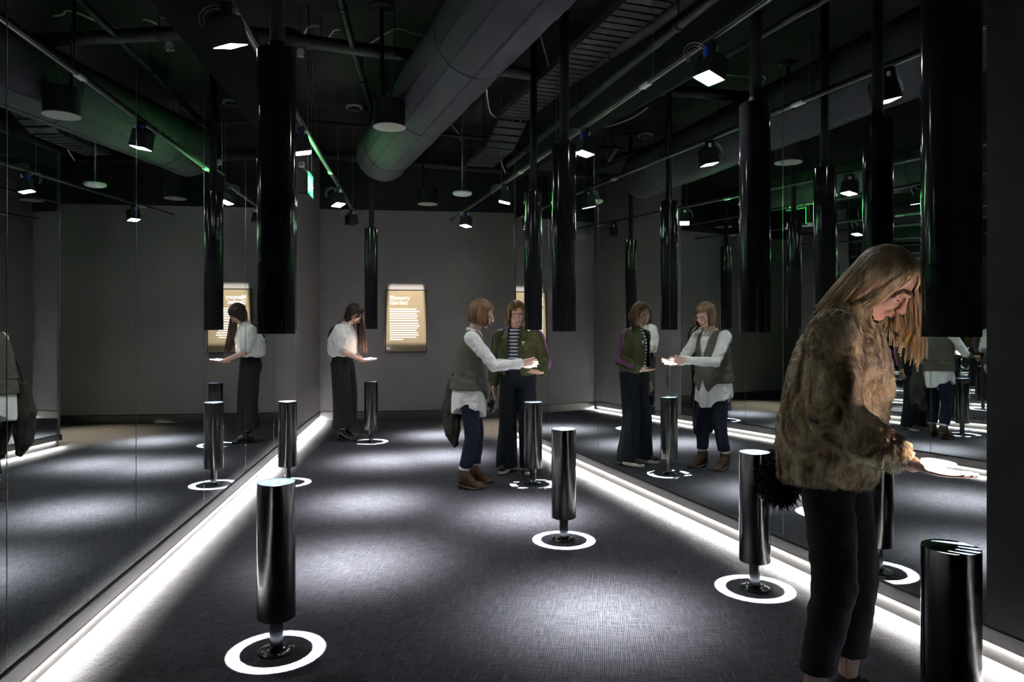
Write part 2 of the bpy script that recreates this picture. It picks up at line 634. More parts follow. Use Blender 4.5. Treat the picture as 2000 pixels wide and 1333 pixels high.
def make_tube():
    t = empty('hanging_tube')
    bm = NB()
    ri = BR_ - 0.004
    lathe(bm, [(0.030, TZ0 + 0.20), (ri, TZ0 + 0.20), (ri, TZ0), (BR_, TZ0), (BR_, TZ1 - 0.004), (BR_ - 0.004, TZ1), (0.034, TZ1)], n=64, cap0=False)
    obj('shell', bm, 'tube', t, 'auto')
    bm = NB()
    lathe(bm, [(0.026, TZ0 + 0.205), (0.026, TZ0 + 0.209)], n=24)
    obj('lens', bm, 'lens_t', t)
    bm = NB()
    cyl(bm, (0.004, 0, TZ1 - 0.01), (0.004, 0, CEIL), 0.031, n=24)
    rd = obj('rod', bm, 'rod', t, True)
    bm = NB()
    lathe(bm, [(0.036, TZ1 - 0.002), (0.036, TZ1 + 0.035), (0.031, TZ1 + 0.038)], c=(0.004, 0, 0), n=24)
    obj('collar', bm, 'rod', rd, 'auto')
    bm = NB()
    lathe(bm, [(0.031, CEIL - 0.05), (0.10, CEIL - 0.03), (0.10, CEIL - 0.002)], c=(0.004, 0, 0), n=28)
    obj('ceiling_rose', bm, 'rod', rd, 'auto')
    for k in range(2):
        bm = NB()
        ell(bm, (0.004 + 0.05 * math.cos(2.0 + k * 2.6), 0.05 * math.sin(2.0 + k * 2.6), TZ1 + 0.004), (0.005, 0.005, 0.005), u=8, v=6)
        obj('screw', bm, 'screw', t)
    return t

b0 = make_bollard()
t0 = make_tube()
first = True
for k, (x, y) in POST.items():
    b = b0 if first else copy_tree(b0)
    t = t0 if first else copy_tree(t0)
    b.location = (x, y, 0)
    t.location = (x, y, 0)
    tag(b, BLAB[k], 'bollard', 'light bollards')
    tag(t, TLAB[k], 'light tube', 'hanging light tubes')
    first = False
    ld = bpy.data.lights.new('tube_downlight', 'SPOT')
    ld.energy = TUBE_W
    ld.color = (0.80, 0.91, 1.0)
    ld.spot_size = 2 * math.atan(0.211 / (TZ0 + 0.19))
    ld.spot_blend = 0.06
    ld.shadow_soft_size = 0.004
    lo = bpy.data.objects.new('downlight', ld)
    lo.location = (0, 0, TZ0 + 0.19)
    lo.parent = t
    COL.objects.link(lo)
# pale characters on the disc of the nearest left bollard
ba = b0
gd = [c for c in ba.children if c.name.startswith('glass_disc')][0]
bm = NB()
letters(bm, 'J R O', 0.042, (0, 0.005, BH - 0.0008), R(18))
obj('disc_marks', bm, 'mark', gd)

# ================================================================ ceiling: tracks, floodlights
def TLp(Y, off=0.0, z=0.0):
    k = math.hypot(1, LM)
    return V((-0.926 + LM * Y + off / k, Y - off * LM / k, z))
RTM = -0.30
def TRp(Y, off=0.0, z=0.0):
    k = math.hypot(1, RTM)
    return V((2.25 + RTM * Y - off / k, Y + off * RTM / k, z))
def track(P, Y0, Y1, label):
    t = empty('lighting_track', P(Y0, 0, 3.0))
    M = Matrix.Translation(-V(P(Y0, 0, 3.0)))
    def part(name, bm, m):
        bmesh.ops.transform(bm, matrix=M, verts=list(bm.verts))
        return obj(name, bm, m, t)
    part('rail', wall_box(P, Y0, Y1, -0.017, 0.017, 2.985, 3.018), 'track')
    part('conductor', wall_box(P, Y0, Y1, -0.0185, -0.017, 2.988, 2.994), 'track_al')
    part('conductor', wall_box(P, Y0, Y1, 0.017, 0.0185, 2.988, 2.994), 'track_al')
    part('conductor', wall_box(P, Y0, Y1, -0.004, 0.004, 2.983, 2.985), 'track_al')
    y = Y0 + 0.5
    while y < Y1 - 0.2:
        p = P(y)
        bm = NB()
        cyl(bm, (p.x, p.y, 3.015), (p.x, p.y, CEIL), 0.0022, n=6)
        part('suspension_wire', bm, 'wire')
        bm = NB()
        cyl(bm, (p.x, p.y, 3.012), (p.x, p.y, 3.05), 0.008, 0.004, n=10)
        part('wire_clamp', bm, 'wire')
        y += 1.7
    y = Y0 + 1.35
    while y < Y1 - 0.2:
        part('joint', wall_box(P, y, y + 0.10, -0.0195, 0.0195, 2.981, 3.0), 'white_pl')
        y += 2.6
    return tag(t, label, 'lighting track', 'lighting tracks')
track(TLp, 0.6, 10.35, 'black lighting track running along the left mirror wall')
track(TRp, 0.6, 10.55, 'black lighting track running along the right mirror wall')

LFACE = 2.785
def soft_beam(ld, sig):
    """reflector with a bright core that fades off gradually"""
    ld.use_nodes = True
    nt = ld.node_tree
    em = nt.nodes['Emission']
    tc = nt.nodes.new('ShaderNodeTexCoord')
    sp = nt.nodes.new('ShaderNodeSeparateXYZ')
    nt.links.new(tc.outputs['Normal'], sp.inputs[0])
    def mth(op, a, b=None):
        n = nt.nodes.new('ShaderNodeMath'); n.operation = op
        for k, x in ((0, a), (1, b)):
            if isinstance(x, float):
                n.inputs[k].default_value = x
            elif x is not None:
                nt.links.new(x, n.inputs[k])
        return n.outputs[0]
    z2 = mth('MULTIPLY', sp.outputs[2], sp.outputs[2])
    t2 = mth('DIVIDE', mth('SUBTRACT', 1.0, z2), z2)
    nt.links.new(mth('ADD', mth('POWER', 2.71828, mth('MULTIPLY', t2, -1.0 / (sig * sig))), SPILL), em.inputs['Strength'])
def make_flood(on=True):
    """face centre at the origin, light leaving along -Z; the hanger rises to the track"""
    t = empty('track_floodlight')
    bm = NB()
    s = 0.064
    # tapering square housing
    def sq(h, z):
        return [V((sx * h, sy * h, z)) for sx, sy in ((1, 1), (-1, 1), (-1, -1), (1, -1))]
    rings_to_mesh(bm, [sq(s - 0.006, 0.006), sq(s, 0.0), sq(s, 0.01), sq(s - 0.002, 0.012), sq(s - 0.006, 0.125), sq(s - 0.014, 0.135)])
    bmesh.ops.recalc_face_normals(bm, faces=list(bm.faces))
    h = obj('housing', bm, 'housing', t)
    for k in range(5):
        bm = NB(); box(bm, (-0.032 + 0.016 * k, 0, 0.142), (0.004, 0.09, 0.018))
        obj('cooling_fin', bm, 'housing', h)
    bm = NB(); box(bm, (0, 0, -0.001), (2 * s - 0.018, 2 * s - 0.018, 0.002))
    obj('face', bm, 'face' if on else 'face_off', t)
    bm = NB(); cyl(bm, (0, 0, 0.13), (0, 0, 0.2), 0.010, n=12)
    obj('yoke', bm, 'housing', t)
    return t
FL = [  # track point, target on floor, on, label
    ('L', 3.44, (-0.95, 4.24), True, 'square floodlight with wire loops on the left track, nearest the camera'),
    ('L', 5.56, (-1.15, 5.70), True, 'square floodlight on the left track, second from the camera'),
    ('L', 7.94, (-1.37, 7.45), True, 'square floodlight on the left track tinted green beside the exit sign'),
    ('L', 9.45, None, False, 'unlit dark floodlight at the far end of the left track'),
    ('R', 3.89, (0.43, 3.52), True, 'brightest square floodlight on the right track, nearest the camera'),
    ('R', 5.59, (0.10, 5.35), True, 'square floodlight on the right track, between the two middle tubes'),
    ('R', 7.78, (-0.72, 7.75), True, 'square floodlight on the right track, right of the white ceiling disc'),
    ('R', 9.60, (-0.95, 9.20), True, 'floodlight at the far end of the right track, above the vest woman')]
for side, y, tgt, on, lab in FL:
    p = (TLp if side == 'L' else TRp)(y, 0, 0)
    top = V((p.x, p.y, 2.985))
    fc = V((p.x, p.y, LFACE))
    d = (V((tgt[0], tgt[1], 0)) - fc) if tgt else V((0.1, -0.1, -1))
    d.normalize()
    t = make_flood(on)
    t.location = fc
    q = d.to_track_quat('-Z', 'Y')
    t.rotation_mode = 'QUATERNION'
    t.rotation_quaternion = q
    inv = (Matrix.Translation(fc) @ q.to_matrix().to_4x4()).inverted()
    def part(name, bm, m, sm=False):
        bmesh.ops.transform(bm, matrix=inv, verts=list(bm.verts))
        return obj(name, bm, m, t, sm)
    # parts that hang plumb from the track
    jt = fc - d * 0.19
    bm = NB(); cyl(bm, jt, (top.x, top.y, 2.95), 0.011, n=12); part('hanger', bm, 'housing', True)
    bm = NB(); bbox(bm, (top.x, top.y, 2.955), (0.10, 0.034, 0.055), 0.004, AL if side == 'L' else AR)
    part('adapter', bm, 'housing')
    bm = NB(); bbox(bm, (top.x - 0.022, top.y - 0.03, 2.925), (0.026, 0.030, 0.052), 0.005, 0.3); cl = part('clamp', bm, 'blue')
    cl['label'] = 'blue clamp'
    bm = NB(); bbox(bm, (top.x + 0.028, top.y - 0.028, 2.937), (0.026, 0.022, 0.034), 0.003, 0.3); cn = part('connector', bm, 'white_pl')
    cn['label'] = 'white connector'
    for rr, ph in ((0.05, 0.0), (0.068, 0.35)):
        bm = NB()
        c0 = V((top.x - 0.075, top.y - 0.02, 2.915))
        tube(bm, [c0 + V((rr * math.cos(a), 0.25 * rr * math.sin(a + ph), rr * math.sin(a))) for a in [R(-40 + 15 * k) for k in range(19)]], 0.0028, 6)
        part('cable_loop', bm, 'cable', True)
    tag(t, lab, 'floodlight', 'track floodlights')
    if on:
        ld = bpy.data.lights.new('floodlight', 'SPOT')
        ld.energy = LAMP_W
        ld.color = (0.96, 0.965, 1.0)
        ld.spot_size = R(120)
        ld.spot_blend = 1.0
        soft_beam(ld, 0.135)
        ld.shadow_soft_size = 0.045
        lo = bpy.data.objects.new('beam', ld)
        lo.location = (0, 0, -0.012)
        lo.parent = t
        COL.objects.link(lo)

# framing projector that lights the text panel
PAN = PB(1.30, 0.0, 1.63)
PJ = PB(1.30, 2.2, 3.75)
t = empty('framing_projector', PJ)
tgt = V(PAN)
d = (tgt - V(t.location)).normalized()
q = d.to_track_quat('-Z', 'Y')
t.rotation_mode = 'QUATERNION'; t.rotation_quaternion = q
bm = NB(); lathe(bm, [(0.034, -0.10), (0.036, -0.10), (0.036, 0.02), (0.045, 0.03), (0.045, 0.12), (0.03, 0.135)], n=28, cap0=False)
obj('barrel', bm, 'housing', t, 'auto')
bm = NB(); lathe(bm, [(0.030, -0.02), (0.030, -0.018)], n=24)
obj('lens', bm, 'disc', t)
inv = (Matrix.Translation(V(t.location)) @ q.to_matrix().to_4x4()).inverted()
bm = NB(); cyl(bm, (PJ.x, PJ.y, 3.79), (PJ.x, PJ.y, CEIL), 0.010, n=12)
bmesh.ops.transform(bm, matrix=inv, verts=list(bm.verts))
obj('hanger', bm, 'housing', t, True)
tag(t, 'small dark framing projector under the ceiling, behind the far end of the duct', 'spotlight')
ld = bpy.data.lights.new('framing_beam', 'SPOT')
ld.energy = 700
ld.color = (1.0, 0.93, 0.82)
ld.spot_size = R(32)
ld.spot_blend = 0.15
ld.shadow_soft_size = 0.025
ld.use_nodes = True
nt = ld.node_tree
em = nt.nodes['Emission']
# four framing shutters: rectangular gobo in the lamp's own axes
tc = nt.nodes.new('ShaderNodeTexCoord')
sp = nt.nodes.new('ShaderNodeSeparateXYZ')
nt.links.new(tc.outputs['Normal'], sp.inputs[0])
def mth(op, a, b=None):
    n = nt.nodes.new('ShaderNodeMath'); n.operation = op
    for k, x in ((0, a), (1, b)):
        if x is None:
            continue
        if isinstance(x, float):
            n.inputs[k].default_value = x
        else:
            nt.links.new(x, n.inputs[k])
    return n.outputs[0]
dist = (tgt - V(t.location)).length
az = mth('ABSOLUTE', sp.outputs[2])
ux = mth('ABSOLUTE', mth('DIVIDE', sp.outputs[0], az))
uy = mth('ABSOLUTE', mth('DIVIDE', sp.outputs[1], az))
msk = mth('MULTIPLY', mth('LESS_THAN', ux, 0.095), mth('LESS_THAN', uy, 0.112))
nt.links.new(msk, em.inputs['Strength'])
lo = bpy.data.objects.new('beam', ld)
lo.location = (0, 0, -0.03)
lo.parent = t
COL.objects.link(lo)

# warm lamp of the passage on the right
t = empty('passage_downlight', (0.95, 9.80, 3.1))
bm = NB(); lathe(bm, [(0.05, 0.0), (0.055, 0.0), (0.055, 0.16), (0.02, 0.17)], n=28, cap0=False)
obj('barrel', bm, 'housing', t, 'auto')
bm = NB(); lathe(bm, [(0.045, 0.03), (0.045, 0.032)], n=24)
obj('lens', bm, 'lens_t', t)
bm = NB(); cyl(bm, (0, 0, 0.165), (0, 0, CEIL - 3.1), 0.006, n=10)
obj('hanger', bm, 'rod', t, True)
tag(t, 'small black downlight in the passage behind the right mirror wall', 'downlight')
ld = bpy.data.lights.new('passage_beam', 'SPOT')
ld.energy = 1700
ld.color = (1.0, 0.80, 0.52)
ld.spot_size = R(40); ld.spot_blend = 1.0; ld.shadow_soft_size = 0.04
lo = bpy.data.objects.new('beam', ld)
lo.location = (0, 0, 0.02)
lo.rotation_euler = (R(2), R(15), 0)
lo.parent = t
COL.objects.link(lo)
# ================================================================ text panel on the back wall
t = empty('text_panel', PB(1.30, 0.0, 1.503), AB)
pw, ph = 0.606, 0.937
bm = NB(); box(bm, (0, -0.022, 0), (pw, 0.040, ph)); obj('face', bm, 'panel', t)
for nm, c, s in (('frame_side', (-pw / 2 - 0.006, -0.022, 0), (0.012, 0.050, ph + 0.024)), ('frame_side', (pw / 2 + 0.006, -0.022, 0), (0.012, 0.050, ph + 0.024)),
                 ('frame_top', (0, -0.022, ph / 2 + 0.006), (pw, 0.050, 0.012)), ('frame_bottom', (0, -0.022, -ph / 2 - 0.006), (pw, 0.050, 0.012))):
    bm = NB(); box(bm, c, s); obj(nm, bm, 'frame', t)
def flat_text(text, size, x, z, bold=0.0018):
    cu = bpy.data.curves.new('t', 'FONT')
    cu.body = text; cu.size = size; cu.align_x = 'LEFT'; cu.offset = bold; cu.extrude = 0.0008
    o = bpy.data.objects.new('t', cu); COL.objects.link(o)
    me = bpy.data.meshes.new_from_object(o.evaluated_get(bpy.context.evaluated_depsgraph_get()))
    bpy.data.objects.remove(o)
    b = bmesh.new(); b.from_mesh(me); bpy.data.meshes.remove(me)
    bmesh.ops.transform(b, matrix=Matrix.Translation((x, -0.0428, z)) @ Matrix.Rotation(PI / 2, 4, 'X'), verts=list(b.verts))
    return b
for txt, z in (('Memory', ph / 2 - 0.142), ('Garden', ph / 2 - 0.215)):
    obj('title_word', flat_text(txt, 0.088, -0.247, z), 'letters', t)
rnd = random.Random(3)
ends = [0.40, 0.445, 0.405, 0.42, 0.41, 0.425, 0.43, 0.45, 0.425, 0.40, 0.425, 0.435, 0.40, 0.20]
zl = ph / 2 - 0.286
for i, e in enumerate(ends):
    bm = NB(); x = -0.247
    while x < -0.247 + e:
        wd = min(rnd.uniform(0.02, 0.065), -0.247 + e - x)
        if wd > 0.004:
            box(bm, (x + wd / 2, -0.0425, zl), (wd, 0.0016, 0.0185))
        x += wd + 0.004
    obj('text_line', bm, 'letters', t)
    zl -= 0.0352 if i != 5 else 0.043
tag(t, 'tall framed beige panel with glowing white title and paragraph on the back wall', 'sign')

# ================================================================ fabric air duct
DM = -0.372
def DC(Y):
    return V((1.56 + DM * Y, Y, 3.42))
du = V((DM, 1, 0)).normalized()
dside = V((du.y, -du.x, 0))
def duct_r(s):
    return 0.30
t = empty('air_duct', DC(1.0) - V((0, 0, 0)))
O = DC(1.0)
L = (DC(8.25) - DC(1.0)).length
bm = NB(); rings = []
N = 72
prof = [(s, 0.30) for s in [L * k / 150 for k in range(151)]] + [(L + 0.05, 0.293), (L + 0.10, 0.275), (L + 0.145, 0.24), (L + 0.175, 0.19), (L + 0.19, 0.12), (L + 0.195, 0.05)]
for s, r in prof:
    ring = []
    for k in range(N):
        a = 2 * PI * k / N
        # slack fabric: shallow creases near the joints, deeper underneath
        j = (s % 1.55) / 1.55
        near = math.exp(-((min(j, 1 - j)) / 0.10) ** 2)
        cr = 0.010 * near * (0.6 - 0.4 * math.sin(a)) * math.sin(s * 55 + 2.4 * math.sin(a + s) + 1.2 * noise.noise(V((s * 3, a, 0))))
        cr += 0.006 * noise.noise(V((s * 2.2, 2 * math.cos(a), 2 * math.sin(a))))
        rr = r * (1 + 0.0) + cr * min(1, r / 0.3)
        ring.append(du * s + (dside * math.cos(a) + V((0, 0, 1)) * math.sin(a)) * rr)
    rings.append(ring)
rings_to_mesh(bm, rings)
bmesh.ops.recalc_face_normals(bm, faces=list(bm.faces))
obj('sleeve', bm, 'duct', t, True)
# doubled seams running along the sleeve
for aa in (R(-95), R(-130), R(205)):
    for da in (-0.022, 0.022):
        bm = NB()
        a = aa + da
        s = 0.05
        while s < L - 0.02:
            c = du * s + (dside * math.cos(a) + V((0, 0, 1)) * math.sin(a)) * 0.3035
            cyl(bm, c, c + du * 0.030, 0.0022, n=5)
            s += 0.048
        obj('seam_stitching', bm, 'stitch', t)
s = 1.0
while s < L:
    bm = NB()
    tube(bm, [du * s + (dside * math.cos(2 * PI * k / 48) + V((0, 0, 1)) * math.sin(2 * PI * k / 48)) * 0.301 for k in range(49)], 0.004, 6)
    obj('ring_seam', bm, 'stitch', t, True)
    s += 1.55
for y in (1.8, 4.2, 6.6, 8.0):
    p = DC(y) - O
    bm = NB(); cyl(bm, (p.x, p.y, 0.29), (p.x, p.y, CEIL - 3.425), 0.003, n=6)
    obj('suspension_wire', bm, 'wire', t)
tag(t, 'fat grey fabric air duct slung under the ceiling, closed far end', 'duct')

# ================================================================ pipes, cable tray
def pipe(name, pts, r, label, brackets=True, m='pipe'):
    t = empty(name, pts[0])
    o = V(pts[0])
    bm = NB(); tube(bm, [V(p) - o for p in pts], r, 16); obj('run', bm, m, t, True)
    for k in range(len(pts) - 1):
        a, b = V(pts[k]), V(pts[k + 1])
        if (b - a).length < 0.5:
            continue
        n = max(1, int((b - a).length / 1.4))
        for i in range(n):
            c = a.lerp(b, (i + 0.5) / n)
            d = (b - a).normalized()
            bm = NB(); cyl(bm, c - o - d * 0.015, c - o + d * 0.015, r + 0.008, n=16); br = obj('clamp_ring', bm, m, t, 'auto')
            bm = NB(); cyl(bm, c - o + V((0, 0, r)), (c.x - o.x, c.y - o.y, CEIL - o.z), 0.005, n=6); obj('hanger_rod', bm, 'rod', br)
    return tag(t, label, 'pipe')
zp = 3.80
pipe('ceiling_pipe', [V((-2.6, 5.55, zp)), V((-0.8, 6.25, zp)), V((0.40, 6.77, zp)), V((0.52, 6.78, zp)), V((0.62, 6.68, zp)), V((1.10, 5.60, zp)), V((2.2, 2.6, zp))], 0.055,
     'dark water pipe crossing behind the duct then turning along the cable tray')
pipe('ceiling_pipe', [V((-2.8, 9.75, zp)), V((-1.71, 10.2, zp)), V((-0.2, 10.75, zp)), V((1.4, 11.2, zp))], 0.055, 'dark pipe crossing the ceiling in front of the back wall')
pipe('ceiling_pipe', [V((-2.75, 8.6, 3.95)), V((-0.4, 9.5, 3.95)), V((0.6, 9.7, 3.95))], 0.025, 'thin dark conduit crossing the ceiling beyond the duct end')
pipe('ceiling_pipe', [V((-1.7, 9.2, 3.8)), V((-1.35, 6.0, 3.8)), V((-1.0, 3.0, 3.8))], 0.03, 'dark pipe running lengthwise above the left lighting track', m='rod')
pipe('ceiling_pipe', [V((1.95, 2.0, 3.45)), V((0.85, 5.7, 3.45)), V((-0.05, 8.9, 3.45))], 0.03, 'dark conduit running lengthwise above the right lighting track')

# ladder tray: upper run, a drop, lower run
tp = [V((1.19, 4.3, 3.70)), V((0.02, 7.75, 3.70)), V((-0.14, 8.12, 3.46)), V((-0.42, 8.98, 3.44))]
t = empty('cable_tray', tp[0])
o0 = tp[0]
tl = [0]
for k in range(3):
    tl.append(tl[-1] + (tp[k + 1] - tp[k]).length)
def tray_at(s):
    for k in range(3):
        if s <= tl[k + 1] or k == 2:
            d = (tp[k + 1] - tp[k]).normalized()
            return tp[k] + d * (s - tl[k]) - o0, d
side = V((0.945, 0.325, 0))
for sg in (-1, 1):
    bm = NB()
    for k in range(3):
        a, b = tp[k] - o0 + side * 0.165 * sg, tp[k + 1] - o0 + side * 0.165 * sg
        quad = [a, b, b + V((0, 0, 0.06)), a + V((0, 0, 0.06))]
        vs = [bm.verts.new(q) for q in quad] + [bm.verts.new(q + side * 0.003) for q in quad]
        for f in ((0, 1, 2, 3), (7, 6, 5, 4), (0, 4, 5, 1), (1, 5, 6, 2), (2, 6, 7, 3), (3, 7, 4, 0)):
            bm.faces.new([vs[i] for i in f])
    bmesh.ops.recalc_face_normals(bm, faces=list(bm.faces))
    obj('side_rail', bm, 'tray', t)
s = 0.06
while s < tl[3]:
    c, d = tray_at(s)
    up = side.cross(d).normalized()
    bm = NB()
    h = 0.042
    q = [c + d * a * h + side * b * 0.163 for a, b in ((-1, -1), (1, -1), (1, 1), (-1, 1))]
    lo_ = [bm.verts.new(x) for x in q]; hi_ = [bm.verts.new(x + up * 0.004) for x in q]
    bm.faces.new(lo_); bm.faces.new(hi_[::-1])
    for k in range(4):
        bm.faces.new((lo_[k], lo_[(k + 1) % 4], hi_[(k + 1) % 4], hi_[k]))
    bmesh.ops.recalc_face_normals(bm, faces=list(bm.faces))
    obj('rung_plate', bm, 'tray', t)
    s += 0.108
for k in range(3):
    bm = NB()
    pts = [tray_at(tl[3] * i / 24)[0] + side * (-0.09 + 0.09 * k) + V((0.01 * math.sin(i * 1.3 + k), 0, 0.022)) for i in range(25)]
    tube(bm, pts, 0.011, 7)
    obj('cable', bm, 'cable_dk', t, True)
for k in (0.5, 2.4, 4.2):
    c, d = tray_at(k)
    bm = NB()
    for sg in (-1, 1):
        cyl(bm, c + side * 0.17 * sg, V((c.x, c.y, CEIL - o0.z)) + V((side.x, side.y, 0)) * 0.17 * sg, 0.005, n=6)
    obj('hanger_rod', bm, 'rod', t)
tag(t, 'ladder cable tray with rung plates dropping down in an S bend', 'cable tray')

def cable(pts, r, label, m='cable'):
    o = V(pts[0])
    bm = NB()
    tube(bm, spline([V(p) - o for p in pts], 6), r, 7)
    c = obj('loose_cable', bm, m, None, True, loc=o)
    tag(c, label, 'cable', 'loose ceiling cables')
cable([at(950, 175, 3.78), at(953, 200, 3.72), at(958, 220, 3.70), at(968, 229, 3.70)], 0.008, 'pale cable drooping onto the cable tray just right of the duct')
cable([at(977, 308, 3.5), at(981, 322, 3.45), at(987, 337, 3.42)], 0.008, 'pale cable hanging off the lower end of the cable tray')
cable([at(1051, 53, 4.05), at(1061, 90, 4.0), at(1069, 120, 3.95), at(1071, 140, 3.92)], 0.007, 'thin pale cable dangling between the two middle rods')
cable([at(593, 78, 3.95), at(597, 60, 3.98), at(608, 50, 4.0), at(622, 50, 4.02)], 0.010, 'pale looped cable rising from the white box right of the big tube')
cable([at(640, 76, 4.02), at(652, 60, 4.03), at(664, 58, 4.03)], 0.008, 'short pale curled cable beside the white ceiling connector')
cable([at(712, 92, 4.05), at(740, 74, 4.0), at(775, 55, 4.0), at(805, 64, 4.03), at(835, 70, 4.06)], 0.009, 'long pale cable arching left of the duct near the ceiling')
cable([at(880, 243, 4.03), at(893, 258, 3.98), at(900, 276, 3.92)], 0.006, 'thin pale cable slanting beside the white disc rod')
cable([at(1060, 38, 4.05), at(1130, 55, 4.0), at(1180, 70, 4.0)], 0.012, 'pair of dark cables strung across above the cable tray', 'cable_dk')

# ================================================================ devices
def speaker(loc, label, r=0.135, h=0.215):
    t = empty('pendant_speaker', loc)
    bm = NB(); lathe(bm, [(r - 0.012, 0.004), (r - 0.006, 0.004), (r - 0.006, h - 0.006), (r - 0.012, h)], n=48); obj('can', bm, 'can', t, 'auto')
    bm = NB(); lathe(bm, [(r - 0.01, -0.004), (r, -0.002), (r, 0.004), (r - 0.006, 0.006)], n=48); g = obj('grille', bm, 'grille', t, 'auto')
    bm = NB(); ell(bm, (0, 0, -0.004), (0.005, 0.005, 0.002), u=10, v=6); obj('badge', bm, 'screw', g)
    bm = NB(); cyl(bm, (0.03, 0, h - 0.01), (0.05, -0.05, CEIL - loc[2]), 0.0035, n=7); obj('suspension_cable', bm, 'cable_dk', t, True)
    bm = NB(); cyl(bm, (-0.06, 0.03, h - 0.01), (-0.075, 0.05, CEIL - loc[2]), 0.016, n=10); obj('conduit', bm, 'rod', t, True)
    bm = NB(); lathe(bm, [(0.05, CEIL - loc[2] - 0.03), (0.10, CEIL - loc[2] - 0.012), (0.10, CEIL - loc[2])], c=(-0.07, 0.05, 0), n=24); obj('ceiling_mount', bm, 'rod', t, 'auto')
    return tag(t, label, 'speaker', 'pendant speakers')
speaker(V((-1.015, 5.85, 3.07)), 'larger looking black drum pendant speaker left of the duct')
speaker(V((-1.135, 9.50, 3.065)), 'distant black drum pendant speaker in front of the back wall')

t = empty('wireless_access_point', (-0.578, 8.22, 2.945))
bm = NB(); lathe(bm, [(0.085, 0.0), (0.107, 0.010), (0.113, 0.024), (0.107, 0.038), (0.07, 0.045)], n=48); obj('body', bm, 'white_pl', t, True)
bm = NB(); cyl(bm, (0, 0, 0.04), (0, 0, CEIL - 2.945), 0.008, n=12); rd = obj('pole', bm, 'wire', t, True)
for k in range(6):
    bm = NB(); cyl(bm, (0, 0, 0.16 + 0.14 * k), (0, 0, 0.168 + 0.14 * k), 0.0105, n=12); obj('cable_tie', bm, 'cable_dk', rd, True)
tag(t, 'white disc shaped access point on a thin pole', 'access point')

def detector(loc, label, r=0.055):
    t = empty('smoke_detector', loc)
    bm = NB(); lathe(bm, [(r * 0.5, -0.055), (r * 0.7, -0.05), (r * 0.72, -0.02)], n=24); obj('sensor_dome', bm, 'pipe', t, 'auto')
    bm = NB(); lathe(bm, [(r, -0.022), (r * 1.05, -0.01), (r * 1.05, 0)], n=24); obj('base', bm, 'wall', t, 'auto')
    return tag(t, label, 'smoke detector', 'smoke detectors')
detector(at(692, 208, CEIL), 'round dark smoke detector on the ceiling left of the near speaker', 0.10)
detector(at(1040, 240, CEIL), 'round dark smoke detector on the ceiling beyond the cable tray', 0.07)

def jbox(loc, label, s=(0.09, 0.05, 0.07), rz=0.2):
    t = empty('junction_box', loc, rz)
    bm = NB(); bbox(bm, (0, 0, 0), s, 0.004); obj('body', bm, 'white_pl', t)
    for sg in (-1, 1):
        bm = NB(); cyl(bm, (sg * s[0] * 0.25, -s[1] * 0.25, -s[2] / 2), (sg * s[0] * 0.25, -s[1] * 0.25, -s[2] / 2 - 0.012), 0.012, n=10); obj('gland', bm, 'white_pl', t, True)
    bm = NB(); cyl(bm, (0, 0, s[2] / 2), (0, 0, CEIL - loc[2]), 0.004, n=6); obj('drop_rod', bm, 'wire', t, True)
    return tag(t, label, 'junction box', 'white ceiling boxes')
jbox(at(587, 103, 3.72), 'white junction box hanging off the pipe right of the big tube', (0.055, 0.05, 0.06))
jbox(at(628, 78, 3.9), 'white connector box lying along the ceiling pipe', (0.085, 0.04, 0.05), 0.3)
jbox(at(1076, 22, 3.9), 'white connector tucked between duct edge and rod', (0.05, 0.03, 0.05), 0.6)

# single-sided exit sign hung from the ceiling, facing into the room
sg_c = V((-2.00, 7.0, 2.815))
t = empty('exit_sign', sg_c, AL)
bm = NB(); box(bm, (0, -0.004, 0), (0.28, 0.006, 0.19)); obj('green_panel', bm, 'green', t)
bm = NB(); bbox(bm, (0, 0.009, 0), (0.29, 0.016, 0.20), 0.002); obj('back_plate', bm, 'housing', t)
bm = NB()
y = -0.0078
def limb(a, b, w0):
    cap(bm, (a[0], y, a[1]), w0, (b[0], y, b[1]), w0 * 0.9, 8)
ell(bm, (0.055, y, 0.065), (0.017, 0.003, 0.017), u=12, v=8)
limb((0.045, 0.035), (0.015, -0.02), 0.013)
limb((0.015, -0.02), (0.06, -0.045), 0.010); limb((0.06, -0.045), (0.045, -0.08), 0.008)
limb((0.015, -0.02), (-0.02, -0.045), 0.010); limb((-0.02, -0.045), (-0.065, -0.05), 0.008)
limb((0.045, 0.035), (0.085, 0.012), 0.007); limb((0.045, 0.035), (0.0, 0.03), 0.007); limb((0.0, 0.03), (-0.02, 0.0), 0.007)
bmesh.ops.scale(bm, vec=(1, 0.12, 1), verts=list(bm.verts), space=Matrix.Translation((0, -y, 0)))
box(bm, (-0.098, y, 0), (0.05, 0.002, 0.14)); box(bm, (0.115, y, 0), (0.03, 0.002, 0.012))
obj('pictogram', bm, 'exit_white', t)['label'] = 'white running figure and door'
bm = NB(); bbox(bm, (0.0, 0.045, -0.107), (0.32, 0.11, 0.018), 0.004); obj('lamp_tray', bm, 'pipe', t)
bm = NB(); bbox(bm, (0, 0.004, 0.112), (0.30, 0.03, 0.016), 0.003); obj('top_rail', bm, 'white_pl', t)
for sx in (-0.11, 0.11):
    bm = NB(); cyl(bm, (sx, 0.004, 0.115), (sx, 0.004, CEIL - sg_c.z), 0.004, n=8); obj('hanger_rod', bm, 'wire', t, True)
bm = NB(); bbox(bm, (-0.19, 0.05, 0.165), (0.06, 0.05, 0.045), 0.004); obj('supply_box', bm, 'white_pl', t)
bm = NB(); tube(bm, spline([(-0.165, 0.05, 0.15), (-0.145, 0.03, 0.13), (-0.12, 0.01, 0.115)], 4), 0.006, 7); obj('supply_cable', bm, 'cable', t, True)
tag(t, 'glowing green exit sign hung near the left mirror wall', 'exit sign')
